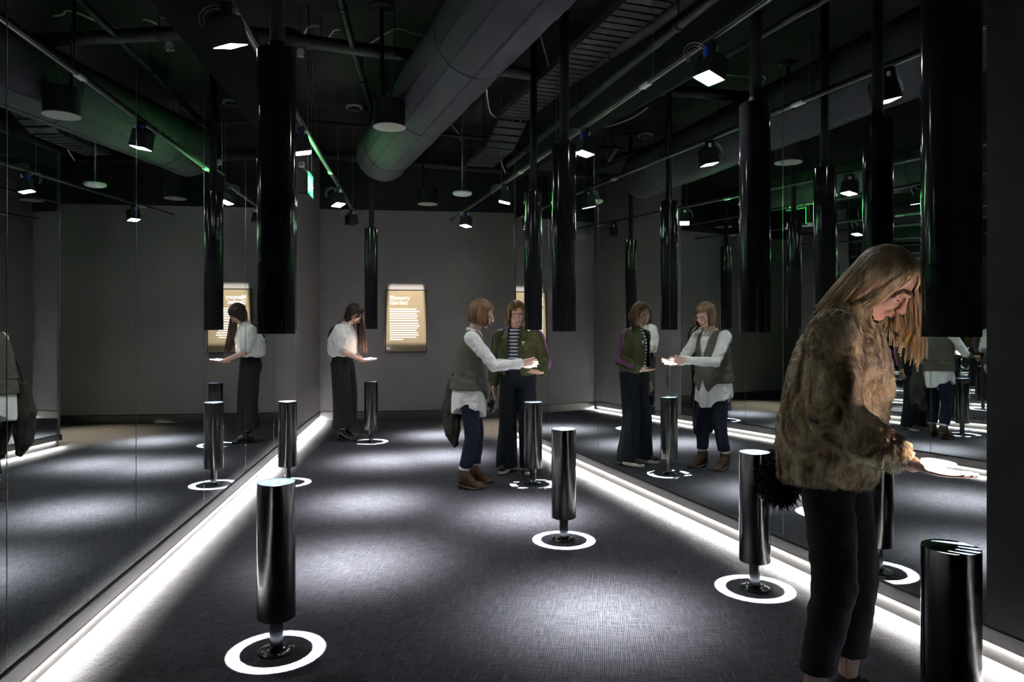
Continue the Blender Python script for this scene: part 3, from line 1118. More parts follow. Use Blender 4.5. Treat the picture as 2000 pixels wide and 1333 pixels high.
# ================================================================ people
MT['skin'] = mat('skin', (0.60, 0.37, 0.28), 0.5, spec=0.35, col2=(0.66, 0.42, 0.33), vscale=14, bump=0.04, bscale=120)
MT['lips'] = mat('lips', (0.52, 0.25, 0.21), 0.4)
MT['eye'] = mat('eye', (0.75, 0.74, 0.72), 0.2)
MT['iris'] = mat('iris', (0.05, 0.05, 0.06), 0.15)
MT['nail'] = mat('nail', (0.70, 0.45, 0.38), 0.25)
def hair_mat(name, c1, c2):
    return mat(name, c1, 0.42, spec=0.4, col2=c2, vscale=9, vdetail=4, bump=0.5, bscale=30, stretch=(3, 3, 0.35))
MT['hair_blonde'] = hair_mat('blonde_hair', (0.30, 0.21, 0.115), (0.56, 0.43, 0.27))
MT['hair_auburn'] = hair_mat('auburn_hair', (0.10, 0.050, 0.022), (0.26, 0.15, 0.078))
MT['hair_ginger'] = hair_mat('ginger_hair', (0.14, 0.062, 0.024), (0.30, 0.16, 0.07))
MT['hair_dark'] = hair_mat('dark_hair', (0.014, 0.009, 0.008), (0.045, 0.022, 0.018))
MT['brow_dark'] = mat('dark_brow', (0.05, 0.03, 0.02), 0.7)
MT['brow_fair'] = mat('fair_brow', (0.28, 0.16, 0.09), 0.7)
MT['white_cloth'] = mat('white_cotton', (0.74, 0.74, 0.70), 0.85, spec=0.2, bump=0.10, bscale=40)
MT['vest'] = mat('olive_grey_waistcoat', (0.085, 0.082, 0.062), 0.85, spec=0.2, col2=(0.11, 0.105, 0.08), vscale=60, bump=0.15, bscale=120)
MT['navy'] = mat('navy_denim', (0.010, 0.0125, 0.027), 0.85, spec=0.2, col2=(0.015, 0.018, 0.036), vscale=50, bump=0.12, bscale=150)
MT['dark_denim'] = mat('dark_denim', (0.011, 0.014, 0.019), 0.85, spec=0.2, col2=(0.016, 0.020, 0.026), vscale=30, bump=0.12, bscale=150)
MT['black_cloth'] = mat('black_cloth', (0.020, 0.020, 0.023), 0.85, spec=0.2, bump=0.12, bscale=120)
MT['black_jean'] = mat('black_jeans', (0.015, 0.0145, 0.016), 0.8, spec=0.25, bump=0.12, bscale=140)
MT['olive'] = mat('olive_track_jacket', (0.050, 0.056, 0.016), 0.55, spec=0.35, col2=(0.065, 0.072, 0.022), vscale=12, bump=0.06, bscale=60)
MT['purple'] = mat('pink_purple_stripe', (0.30, 0.10, 0.26), 0.6)
MT['striped'] = stripe_mat('navy_white_stripes', (0.012, 0.016, 0.035), (0.66, 0.70, 0.78), 0.034, 0.52)
MT['suede'] = mat('brown_suede', (0.075, 0.050, 0.034), 0.95, spec=0.1, col2=(0.10, 0.07, 0.048), vscale=25, bump=0.2, bscale=200)
MT['heel'] = mat('stacked_heel', (0.05, 0.03, 0.02), 0.5)
MT['sole_white'] = mat('white_rubber_sole', (0.68, 0.66, 0.58), 0.6)
MT['shoe_dark'] = mat('dark_shoe_canvas', (0.030, 0.028, 0.028), 0.7)
MT['patent'] = mat('black_patent_leather', (0.008, 0.008, 0.009), 0.12, spec=0.7)
MT['shoe_grey'] = mat('charcoal_trainer', (0.035, 0.036, 0.04), 0.6)
MT['lace'] = mat('pale_laces', (0.55, 0.55, 0.55), 0.6)
MT['metal'] = mat('bright_metal', (0.8, 0.78, 0.75), 0.2, metal=1)
MT['lens'] = mat('spectacle_lens', (0.9, 0.9, 0.9), 0.02, trans=1.0, alpha=0.25)
MT['bag_dark'] = mat('dark_bag', (0.030, 0.028, 0.020), 0.8, bump=0.2, bscale=60)
MT['bag_black'] = mat('shaggy_black_bag', (0.008, 0.008, 0.009), 0.9, bump=0.8, bscale=70)
MT['fray'] = mat('frayed_threads', (0.32, 0.32, 0.36), 0.9)
def fur_mat():
    m = mat('mottled_fur', (0.2, 0.14, 0.08), 0.9, spec=0.15, sheen=0.3)
    nt = m.node_tree
    L_ = nt.links.new
    b = nt.nodes['Principled BSDF']
    tc = nt.nodes.new('ShaderNodeTexCoord')
    mp = nt.nodes.new('ShaderNodeMapping')
    mp.inputs['Scale'].default_value = (1.0, 1.0, 0.6)
    L_(tc.outputs['Object'], mp.inputs[0])
    n1 = nt.nodes.new('ShaderNodeTexNoise'); n1.inputs['Scale'].default_value = 9; n1.inputs['Detail'].default_value = 6; n1.inputs['Distortion'].default_value = 1.2
    L_(mp.outputs[0], n1.inputs[0])
    r = nt.nodes.new('ShaderNodeValToRGB')
    e = r.color_ramp.elements
    e[0].position = 0.30; e[0].color = (0.055, 0.036, 0.022, 1)
    e[1].position = 0.70; e[1].color = (0.66, 0.55, 0.38, 1)
    for p_, c_ in ((0.40, (0.17, 0.12, 0.065, 1)), (0.49, (0.36, 0.275, 0.155, 1)), (0.60, (0.50, 0.40, 0.25, 1))):
        x = r.color_ramp.elements.new(p_); x.color = c_
    L_(n1.outputs[0], r.inputs[0])
    L_(r.outputs[0], b.inputs['Base Color'])
    n2 = nt.nodes.new('ShaderNodeTexNoise'); n2.inputs['Scale'].default_value = 120; n2.inputs['Detail'].default_value = 4
    mp2 = nt.nodes.new('ShaderNodeMapping'); mp2.inputs['Scale'].default_value = (1, 1, 0.25)
    L_(tc.outputs['Object'], mp2.inputs[0]); L_(mp2.outputs[0], n2.inputs[0])
    bp = nt.nodes.new('ShaderNodeBump'); bp.inputs['Strength'].default_value = 0.8; bp.inputs['Distance'].default_value = 0.008
    L_(n2.outputs[0], bp.inputs['Height']); L_(bp.outputs[0], b.inputs['Normal'])
    return m
MT['fur'] = fur_mat()

CRC, CRR = V((-0.012, 0, 0.030)), V((0.094, 0.073, 0.086))     # cranium in head space

def head_matrix(c, pitch, yaw=0.0, roll=0.0):
    return Matrix.Translation(V(c)) @ Matrix.Rotation(R(yaw), 4, 'Z') @ Matrix.Rotation(R(pitch), 4, 'Y') @ Matrix.Rotation(R(roll), 4, 'X')

def head_into(bm, H, neck):
    h = NB()
    ell(h, CRC, CRR, u=28, v=20)
    ell(h, (0.030, 0, -0.028), (0.060, 0.056, 0.074), u=24, v=16)
    cap(h, (0.068, 0.008, -0.094), 0.021, (0.068, -0.008, -0.094), 0.021)
    for s in (-1, 1):
        cap(h, (-0.005, s * 0.050, -0.040), 0.020, (0.060, s * 0.016, -0.092), 0.019)
        ell(h, (0.060, s * 0.034, -0.030), (0.026, 0.024, 0.026))
        cap(h, (0.078, s * 0.036, 0.023), 0.010, (0.085, s * 0.010, 0.023), 0.012)
        cap(h, (0.072, s * 0.046, 0.002), 0.009, (0.080, s * 0.022, -0.004), 0.010)          # lid
        ell(h, (0.104, s * 0.011, -0.036), (0.010, 0.008, 0.008))
        ell(h, (-0.008, s * 0.072, -0.010), (0.017, 0.008, 0.030), Matrix.Rotation(s * 0.25, 4, 'Z'))
    cap(h, (0.090, 0, 0.010), 0.009, (0.114, 0, -0.031), 0.0115)
    cap(h, (0.088, 0.014, -0.062), 0.013, (0.088, -0.014, -0.062), 0.013)
    bmesh.ops.transform(h, matrix=H, verts=list(h.verts))
    merge(bm, h)
    cap(bm, H @ V((-0.020, 0, -0.055)), 0.050, neck, 0.055)

def face_parts(H, body, brow, smile=False):
    for s in (-1, 1):
        b = NB(); ell(b, (0.0745, s * 0.032, -0.002), (0.0115, 0.0130, 0.0090))
        bmesh.ops.transform(b, matrix=H, verts=list(b.verts))
        obj('eye', b, 'eye', body, True)
        b = NB(); ell(b, (0.0838, s * 0.0315, -0.0075), (0.0030, 0.0048, 0.0040), u=10, v=8)
        bmesh.ops.transform(b, matrix=H, verts=list(b.verts))
        obj('iris', b, 'iris', body, True)
        b = NB(); ell(b, (0.0745, s * 0.032, 0.0025), (0.0130, 0.0148, 0.0082))
        bmesh.ops.transform(b, matrix=H, verts=list(b.verts))
        obj('eyelid', b, 'skin', body, True)
        b = NB(); tube(b, [H @ V(p) for p in spline([(0.076, s * 0.046, -0.006), (0.0865, s * 0.034, -0.0045), (0.083, s * 0.020, -0.005)], 4)], 0.0013, 5)
        obj('eyelash', b, 'brow_dark', body, True)
        b = NB(); tube(b, [H @ V(p) for p in spline([(0.080, s * 0.050, 0.022), (0.091, s * 0.034, 0.031), (0.097, s * 0.014, 0.030)], 4)], [0.0012, 0.0018, 0.0022, 0.0024, 0.0024, 0.0024, 0.0022, 0.0018, 0.0014], 6)
        obj('eyebrow', b, brow, body, True)
    b = NB()
    up = 0.009 if smile else 0.002
    for z0, rr in ((-0.0595, 0.0034), (-0.0665, 0.0042)):
        tube(b, [H @ V(p) for p in spline([(0.088, 0.024, z0 + up + (0.002 if z0 < -0.06 else -0.002)), (0.0985, 0.010, z0), (0.1015, 0, z0 - 0.001), (0.0985, -0.010, z0), (0.088, -0.024, z0 + up + (0.002 if z0 < -0.06 else -0.002))], 4)],
             [0.0012, 0.0018, 0.0025, 0.003, rr, rr, rr, rr, rr, rr, rr, rr, rr, 0.003, 0.0025, 0.0018, 0.0012], 7)
    obj('lips', b, 'lips', body, True)

def hand_into(bm, wrist, fwd, palm, side, curl=0.25, spread=1.0, sc=1.0, thumb_in=0.0):
    """hand reaching along fwd, palm facing `palm`; side +1 left hand, -1 right hand"""
    wrist = V(wrist); f = V(fwd).normalized(); n = V(palm); n = (n - f * n.dot(f)).normalized()
    # lateral direction towards the thumb
    lat = f.cross(n).normalized() * side
    w_ = lambda a, b, c: wrist + (f * a + lat * b + n * c) * sc
    ends = []
    for k, (b, ln) in enumerate(((0.031, 0.070), (0.0105, 0.078), (-0.0105, 0.073), (-0.031, 0.058))):
        base = w_(0.012, b * 0.62, 0)
        kn = w_(0.088 - 0.006 * abs(k - 1), b, 0.0)
        cap(bm, base, 0.0135 * sc, kn, 0.0105 * sc, 10)
        ang = curl * (0.8 + 0.15 * k)
        d0 = (f * math.cos(ang * 0.5) + n * math.sin(ang * 0.5) + lat * b * 3.2 * spread).normalized()
        d1 = (f * math.cos(ang * 1.2) + n * math.sin(ang * 1.2) + lat * b * 3.0 * spread).normalized()
        d2 = (f * math.cos(ang * 1.9) + n * math.sin(ang * 1.9) + lat * b * 2.6 * spread).normalized()
        p1 = kn + d0 * ln * 0.45 * sc
        p2 = p1 + d1 * ln * 0.30 * sc
        p3 = p2 + d2 * ln * 0.22 * sc
        chain(bm, [kn, p1, p2, p3], [0.0098 * sc, 0.0085 * sc, 0.0078 * sc, 0.0066 * sc], 10)
        ends.append((p3, d2))
    ell(bm, w_(0.050, 0, 0.0), V((0.045, 0.036, 0.014)) * sc, Matrix((f, lat, n)).transposed().to_4x4())
    t0 = w_(0.020, 0.022, 0.006); t1 = w_(0.048, 0.048 - thumb_in * 0.02, 0.014 + thumb_in * 0.02); t2 = w_(0.078, 0.060 - thumb_in * 0.03, 0.018 + thumb_in * 0.03); t3 = w_(0.102, 0.062 - thumb_in * 0.04, 0.020 + thumb_in * 0.03)
    chain(bm, [t0, t1, t2, t3], [0.017 * sc, 0.0135 * sc, 0.0105 * sc, 0.0085 * sc], 10)
    ends.append((t3, (t3 - t2).normalized()))
    return ends, -n

def nails(body, ends, back):
    for p, d in ends:
        b = NB()
        lat = d.cross(back).normalized(); bk = lat.cross(d).normalized()
        if bk.dot(back) < 0:
            bk = -bk
        ell(b, p + bk * 0.0052 + d * 0.001, (0.0062, 0.0048, 0.0022), Matrix((d, lat, bk)).transposed().to_4x4(), 10, 6)
        obj('fingernail', b, 'nail', body, True)

def locks_into(bm, H, rnd, azs, el0, el1, length, r, spread=0.015, out=1.13, wave=0.0, n=6, lean=V((0, 0, 0)), flare=0.0, jl=0.12):
    """hair locks: along the skull from el0 down to el1, then hanging plumb"""
    for az in azs:
        az = R(az + rnd.uniform(-3, 3))
        e0 = R(el0 + rnd.uniform(-8, 8)); e1 = R(el1 + rnd.uniform(-6, 6))
        pts = []
        for k in range(5):
            e = e0 + (e1 - e0) * k / 4
            sc = 1.06 + (out - 1.06) * (k / 4) + rnd.uniform(-0.015, 0.015)
            pts.append(H @ (CRC + V((CRR.x * math.cos(e) * math.cos(az), CRR.y * math.cos(e) * math.sin(az), CRR.z * math.sin(e))) * sc))
        ln = length * (1 + rnd.uniform(-jl, jl))
        if ln > 0.005:
            o3 = (H.to_3x3() @ V((math.cos(az), math.sin(az), 0))); o3.z = 0
            q = pts[-1]
            jit = V((rnd.uniform(-1, 1), rnd.uniform(-1, 1), 0)) * spread
            for k in range(1, 5):
                t_ = k / 4
                wv = wave * math.sin(t_ * 7 + az * 3) * t_
                pts.append(q + V((0, 0, -ln * t_)) + o3 * (flare * math.sin(t_ * PI * 0.8) + wv) + jit * t_ + lean * t_ * ln)
        sp_ = spline(pts, 3)
        m = len(sp_)
        rr = [r * (0.55 + 0.45 * min(1, i / 3)) * (1 - 0.65 * max(0, (i / (m - 1) - 0.7) / 0.3)) for i in range(m)]
        tube(bm, sp_, rr, n)

def shoe(parent, ankle, yaw, length=0.245, upper='shoe_grey', sole='sole_white', sole_h=0.028, high=False, heel=0.0, toe_w=0.046, laces=True):
    """shoe under an ankle point (x, y); local +X is the toe"""
    M = Matrix.Translation((ankle[0], ankle[1], 0)) @ Matrix.Rotation(R(yaw), 4, 'Z')
    x0, x1 = -0.065, length - 0.065
    def outline(z, g=0.0):
        pts = []
        for k in range(28):
            a = 2 * PI * k / 28
            c, s_ = math.cos(a), math.sin(a)
            x = (x0 + x1) / 2 + (x1 - x0) / 2 * c * (1 + g)
            wdt = (0.036 + (toe_w - 0.036) * max(0, min(1, (x - x0) / (x1 - x0) * 1.5))) * (1 + g)
            y_ = wdt * math.copysign(abs(s_) ** 0.75, s_)
            zz = z + heel * max(0.0, min(1.0, (0.06 - x) / 0.10))
            pts.append(V((x, y_, zz)))
        return pts
    b = NB()
    rings_to_mesh(b, [outline(0.001, -0.02), outline(0.004, 0.0), outline(sole_h - 0.003, 0.0), outline(sole_h, -0.02)])
    bmesh.ops.transform(b, matrix=M, verts=list(b.verts))
    if not heel:
        obj('sole', b, sole, parent, True)
    else:
        bmesh.ops.scale(b, vec=(1, 1, 1), verts=list(b.verts))
        obj('sole', b, sole, parent, True)
        b2 = NB(); cap(b2, (x0 + 0.028, 0, 0.008), 0.009 if heel < 0.045 else 0.008, (x0 + 0.028, 0, heel + 0.01), 0.02, 12)
        bmesh.ops.transform(b2, matrix=M, verts=list(b2.verts)); obj('heel', b2, sole, parent, True)
    b = NB()
    hz = heel
    chain(b, [(x1 - 0.040, 0, sole_h + 0.010), (0.055, 0, sole_h + 0.024 + hz * 0.3), (0.0, 0, sole_h + 0.038 + hz), (x0 + 0.034, 0, sole_h + 0.030 + hz)], [0.029, 0.038, 0.036, 0.032], 16)
    ell(b, (x1 - 0.055, 0, sole_h + 0.006), (0.055, toe_w - 0.004, 0.026))
    if high:
        cap(b, (-0.008, 0, 0.07 + hz), 0.046, (-0.004, 0, 0.115 + hz), 0.054)
        cap(b, (0.0, 0, 0.085 + hz), 0.050, (0.065, 0, 0.048 + hz * 0.4), 0.040)
    else:
        cap(b, (-0.012, 0, 0.05 + hz), 0.038, (-0.012, 0, 0.070 + hz), 0.037)
    zlo = sole_h * 0.5
    bmesh.ops.transform(b, matrix=M, verts=list(b.verts))
    u_ = fuse('upper', b, upper, parent, 0.005, 3, cut=lambda co: co.z < zlo)
    if laces:
        for k in range(4):
            b = NB()
            xx = 0.045 + 0.020 * k
            zz = sole_h + 0.060 - 0.0085 * k
            tube(b, spline([(xx, -0.024, zz - 0.008), (xx + 0.004, 0, zz + 0.003), (xx, 0.024, zz - 0.008)], 4), 0.0028, 6)
            bmesh.ops.transform(b, matrix=M, verts=list(b.verts)); obj('lace', b, 'lace', parent, True)
    return u_

def fray(parent, c, rx, ry, z, n=40, ln=0.02, seed=1, m='fray'):
    rnd = random.Random(seed)
    b = NB()
    for k in range(n):
        a = 2 * PI * k / n + rnd.uniform(-0.05, 0.05)
        p = V((c[0] + rx * math.cos(a), c[1] + ry * math.sin(a), z + 0.004))
        tube(b, [p, p + V((math.cos(a) * rnd.uniform(-0.002, 0.010), math.sin(a) * rnd.uniform(-0.002, 0.010), -ln * rnd.uniform(0.4, 1)))], [0.0014, 0.0007], 4)
    obj('frayed_hem', b, m, parent)

def limb_into(bm, pts, rs):
    chain(bm, [V(p) for p in pts], rs, 14)

def body_into(bm, J):
    """slim body under the clothes from the joints"""
    loft(bm, [(J['pel'][0], 0, J['pel'][2] - 0.07, 0.075, 0.12), (J['pel'][0] - 0.005, 0, J['pel'][2] + 0.02, 0.095, 0.145), (J['waist'][0], 0, J['waist'][2], 0.08, 0.115),
              (J['chest'][0], 0, J['chest'][2], 0.095, 0.135), (J['neck'][0] - 0.015, 0, J['neck'][2] - 0.08, 0.07, 0.125), (J['neck'][0], 0, J['neck'][2] - 0.01, 0.048, 0.055)], 28)
    for s in ('l', 'r'):
        sy = 1 if s == 'l' else -1
        limb_into(bm, [J['sh_' + s], J['el_' + s], J['wr_' + s]], [0.046, 0.036, 0.026])
        limb_into(bm, [(J['pel'][0], sy * 0.085, J['pel'][2] - 0.03), J['kn_' + s], (J['an_' + s][0], J['an_' + s][1], J['an_' + s][2])], [0.075, 0.050, 0.034])
        limb_into(bm, [V(J['an_' + s]) + V((-0.004, 0, -0.01)), V((J['an_' + s][0] + 0.075, J['an_' + s][1], 0.038))], [0.029, 0.014])

def leg_loft(bm, pel, hipy, kn, an, hem_z, r_hip, r_kn, r_hem, ry=1.0):
    """trouser leg as stacked ellipses following hip - knee - hem"""
    rings = []
    for k in range(17):
        z = hem_z + (pel[2] + 0.02 - hem_z) * k / 16
        if z <= kn[2]:
            t_ = (z - an[2]) / (kn[2] - an[2]); x = an[0] + (kn[0] - an[0]) * t_; y = an[1] + (kn[1] - an[1]) * t_
            r = r_hem + (r_kn - r_hem) * max(0, (z - hem_z) / (kn[2] - hem_z))
        else:
            t_ = (z - kn[2]) / (pel[2] - kn[2]); x = kn[0] + (pel[0] - kn[0]) * t_; y = kn[1] + (hipy - kn[1]) * t_
            r = r_kn + (r_hip - r_kn) * min(1, t_) ** 1.3
        rings.append((x, y, z, r, r * ry))
    loft(bm, rings, 26)

# ---------------------------------------------------------------- woman in the fur jacket
def fur_woman():
    P = empty('person', (1.20, 2.62, 0), R(-41))
    J = dict(pel=(-0.01, 0, 0.93), waist=(0.0, 0, 1.09), chest=(0.02, 0, 1.27), neck=(0.065, 0, 1.455),
             sh_l=(0.03, 0.175, 1.385), el_l=(-0.05, 0.25, 1.13), wr_l=(0.035, 0.215, 0.985),
             sh_r=(0.04, -0.175, 1.385), el_r=(0.085, -0.285, 1.115), wr_r=(0.305, -0.255, 0.985),
             kn_l=(0.05, 0.10, 0.50), an_l=(0.01, 0.115, 0.10), kn_r=(0.035, -0.125, 0.50), an_r=(-0.035, -0.155, 0.10))
    H = head_matrix((0.165, 0.0, 1.575), 46, -4)
    b = NB()
    body_into(b, J)
    head_into(b, H, V(J['neck']))
    e1, n1 = hand_into(b, J['wr_r'], (1, 0.12, -0.20), (0.15, 0.05, 1), -1, 0.22, 1.0, 1.05)
    e2, n2 = hand_into(b, J['wr_l'], (0.45, -0.75, -0.30), (0, -0.3, -1), 1, 0.4)
    body = fuse('body', b, 'skin', P, 0.0036, 3)
    nails(body, e1, n1); nails(body, e2, n2)
    face_parts(H, body, 'brow_fair', True)
    # trousers
    b = NB()
    loft(b, [(-0.01, 0, 0.84, 0.10, 0.15), (-0.015, 0, 0.93, 0.125, 0.178), (-0.005, 0, 1.02, 0.115, 0.16), (0.0, 0, 1.10, 0.10, 0.14)], 30)
    leg_loft(b, J['pel'], 0.085, J['kn_l'], J['an_l'], 0.175, 0.098, 0.076, 0.062)
    leg_loft(b, J['pel'], -0.085, J['kn_r'], J['an_r'], 0.190, 0.098, 0.076, 0.062)
    def wr(co, n):
        amp = 0.004 * math.exp(-((co.z - 0.5) / 0.16) ** 2) + 0.004 * math.exp(-((co.z - 0.83) / 0.12) ** 2) + 0.002
        return co + n * amp * (math.sin(co.z * 60 + 60 * co.x + 45 * co.y + 5 * noise.noise(co * 9)) * 0.25 + 1.2 * noise.noise(V((co.x * 14, co.y * 14, co.z * 20))))
    tr = fuse('trousers', b, 'black_jean', P, 0.007, 4, wr)
    for s in (-1, 1):
        an = J['an_r'] if s < 0 else J['an_l']
        fray(P, (an[0] + 0.004, an[1]), 0.062, 0.062, 0.190 if s < 0 else 0.175, 46, 0.035, 5 + s, 'fray')
        shoe(P, an, 4 * s, 0.245, 'shoe_grey', 'sole_white')
    # fur jacket
    b = NB()
    loft(b, [(-0.03, 0, 0.845, 0.155, 0.19), (-0.03, 0, 0.87, 0.175, 0.215), (-0.025, 0, 0.98, 0.185, 0.225), (-0.01, 0, 1.12, 0.185, 0.23), (0.01, 0, 1.26, 0.175, 0.225),
             (0.025, 0, 1.36, 0.145, 0.205), (0.04, 0, 1.43, 0.105, 0.14), (0.05, 0, 1.475, 0.075, 0.085)], 36)
    for s in ('l', 'r'):
        sh, el, wr_ = V(J['sh_' + s]), V(J['el_' + s]), V(J['wr_' + s])
        chain(b, [sh, el, el.lerp(wr_, 0.72)], [0.095, 0.085, 0.068])
    # standing collar
    for k in range(12):
        a = R(-150 + 300 * k / 11) + PI
        cap(b, (0.05 + 0.075 * math.cos(a), 0.085 * math.sin(a), 1.445), 0.026, (0.05 + 0.082 * math.cos(a), 0.092 * math.sin(a), 1.495), 0.020, 8)
    def furd(co, n):
        q = co * 38
        lump = 0.010 * noise.noise(co * 9) + 0.012 * noise.noise(V((co.x * 5 + 4, co.y * 5, co.z * 11)))
        return co + n * (lump + 0.006 * noise.noise(q) + 0.004 * noise.noise(q * 2.3)) + V((0, 0, -0.004)) * (noise.noise(q * 1.7) + 1)
    jk = fuse('fur_jacket', b, 'fur', P, 0.0065, 2, furd)
    # hair tips of the pelt: short tapered tufts along the surface
    rnd = random.Random(11)
    me = jk.data
    b = NB()
    vs = me.vertices
    for i in rnd.sample(range(len(vs)), min(22000, len(vs))):
        v = vs[i]
        d = (v.normal + V((rnd.uniform(-.4, .4), rnd.uniform(-.4, .4), -1.5))).normalized()
        a, c = frame_of(d)
        p = v.co - v.normal * 0.002
        w0 = 0.0012
        q = [b.verts.new(p + a * w0), b.verts.new(p - a * w0 * 0.5 + c * w0 * 0.87), b.verts.new(p - a * w0 * 0.5 - c * w0 * 0.87), b.verts.new(p + d * rnd.uniform(0.008, 0.017))]
        for f in ((0, 1, 3), (1, 2, 3), (2, 0, 3)):
            b.faces.new([q[k] for k in f])
    o = obj('fur_pile', b, 'fur', jk); o['kind'] = 'stuff'
    # dark scarf inside the collar
    b = NB()
    tube(b, [V((0.055 + 0.062 * math.cos(a), 0.066 * math.sin(a), 1.462 - 0.018 * math.cos(a))) for a in [2 * PI * k / 24 for k in range(25)]], 0.026, 10)
    fuse('scarf', b, 'black_cloth', P, 0.006, 2, fold(0.008, 20, 20, 30))
    # cuff of the shirt
    b = NB(); a, c = V(J['el_r']).lerp(V(J['wr_r']), 0.68), V(J['el_r']).lerp(V(J['wr_r']), 0.96)
    tube(b, [a, a.lerp(c, 0.5), c], [0.038, 0.037, 0.035], 18); obj('shirt_cuff', b, 'white_cloth', P, True)
    # hair
    rnd = random.Random(5)
    b = NB()
    t = NB(); ell(t, CRC + V((-0.008, 0, 0.006)), CRR * 1.10, u=24, v=16)
    bmesh.ops.transform(t, matrix=H, verts=list(t.verts))
    for v in [v for v in t.verts if (H.inverted() @ v.co).x > 0.055 and (H.inverted() @ v.co).z < 0.085]:
        t.verts.remove(v)
    merge(b, t)
    back = V((-0.75, -0.10, 0))
    locks_into(b, H, rnd, [a * 0.5 for a in range(250, 500)], 84, -6, 0.17, 0.0062, 0.020, 1.17, 0.004, lean=back)
    locks_into(b, H, rnd, [a for a in range(120, 250, 1)], 60, -25, 0.15, 0.0062, 0.022, 1.20, 0.004, lean=back)
    # far side falls forward and hangs free
    locks_into(b, H, rnd, [36 + 0.45 * a for a in range(150)], 80, 8, 0.255, 0.0060, 0.022, 1.20, 0.006, flare=0.015)
    locks_into(b, H, rnd, [60 + 0.9 * a for a in range(70)], 80, -10, 0.20, 0.0060, 0.02, 1.18, 0.006)
    # near side swept back over the ear
    locks_into(b, H, rnd, [-112 + 0.55 * a for a in range(110)], 82, 6, 0.13, 0.0058, 0.014, 1.15, 0.003, lean=V((-1.35, 0.10, 0)))
    locks_into(b, H, rnd, [-60 + 0.6 * a for a in range(30)], 70, 30, 0.10, 0.0050, 0.012, 1.14, 0.003, lean=V((-1.0, -0.15, 0)))
    obj('hair', b, 'hair_blonde', P, True)
    tag(P, 'blonde woman in a mottled brown fur jacket and black jeans, reaching under the right tube', 'person')
    # shaggy bag behind her hip
    B = empty('shoulder_bag', P.matrix_basis @ V((-0.20, 0.0, 0.775)), R(-41))
    b = NB(); ell(b, (0, 0, 0.07), (0.060, 0.105, 0.095)); ell(b, (0, 0, 0.02), (0.062, 0.11, 0.06))
    bg = fuse('pouch', b, 'bag_black', B, 0.007, 2, fold(0.022, 30, 30, 30))
    rnd = random.Random(8); b = NB()
    for i in rnd.sample(range(len(bg.data.vertices)), min(1500, len(bg.data.vertices))):
        v = bg.data.vertices[i]
        d = (v.normal + V((rnd.uniform(-.7, .7), rnd.uniform(-.7, .7), -0.6))).normalized()
        tube(b, [v.co, v.co + d * rnd.uniform(0.015, 0.04)], [0.0025, 0.0004], 3)
    o = obj('shaggy_pile', b, 'bag_black', bg); o['kind'] = 'stuff'
    b = NB(); tube(b, spline([(0.0, -0.06, 0.14), (0.02, -0.05, 0.17), (0.04, 0.0, 0.185), (0.02, 0.05, 0.17), (0.0, 0.06, 0.14)], 5), 0.007, 7); obj('handle', b, 'bag_black', B, True)
    tag(B, 'shaggy black bag hanging behind the fur jacket woman', 'bag')

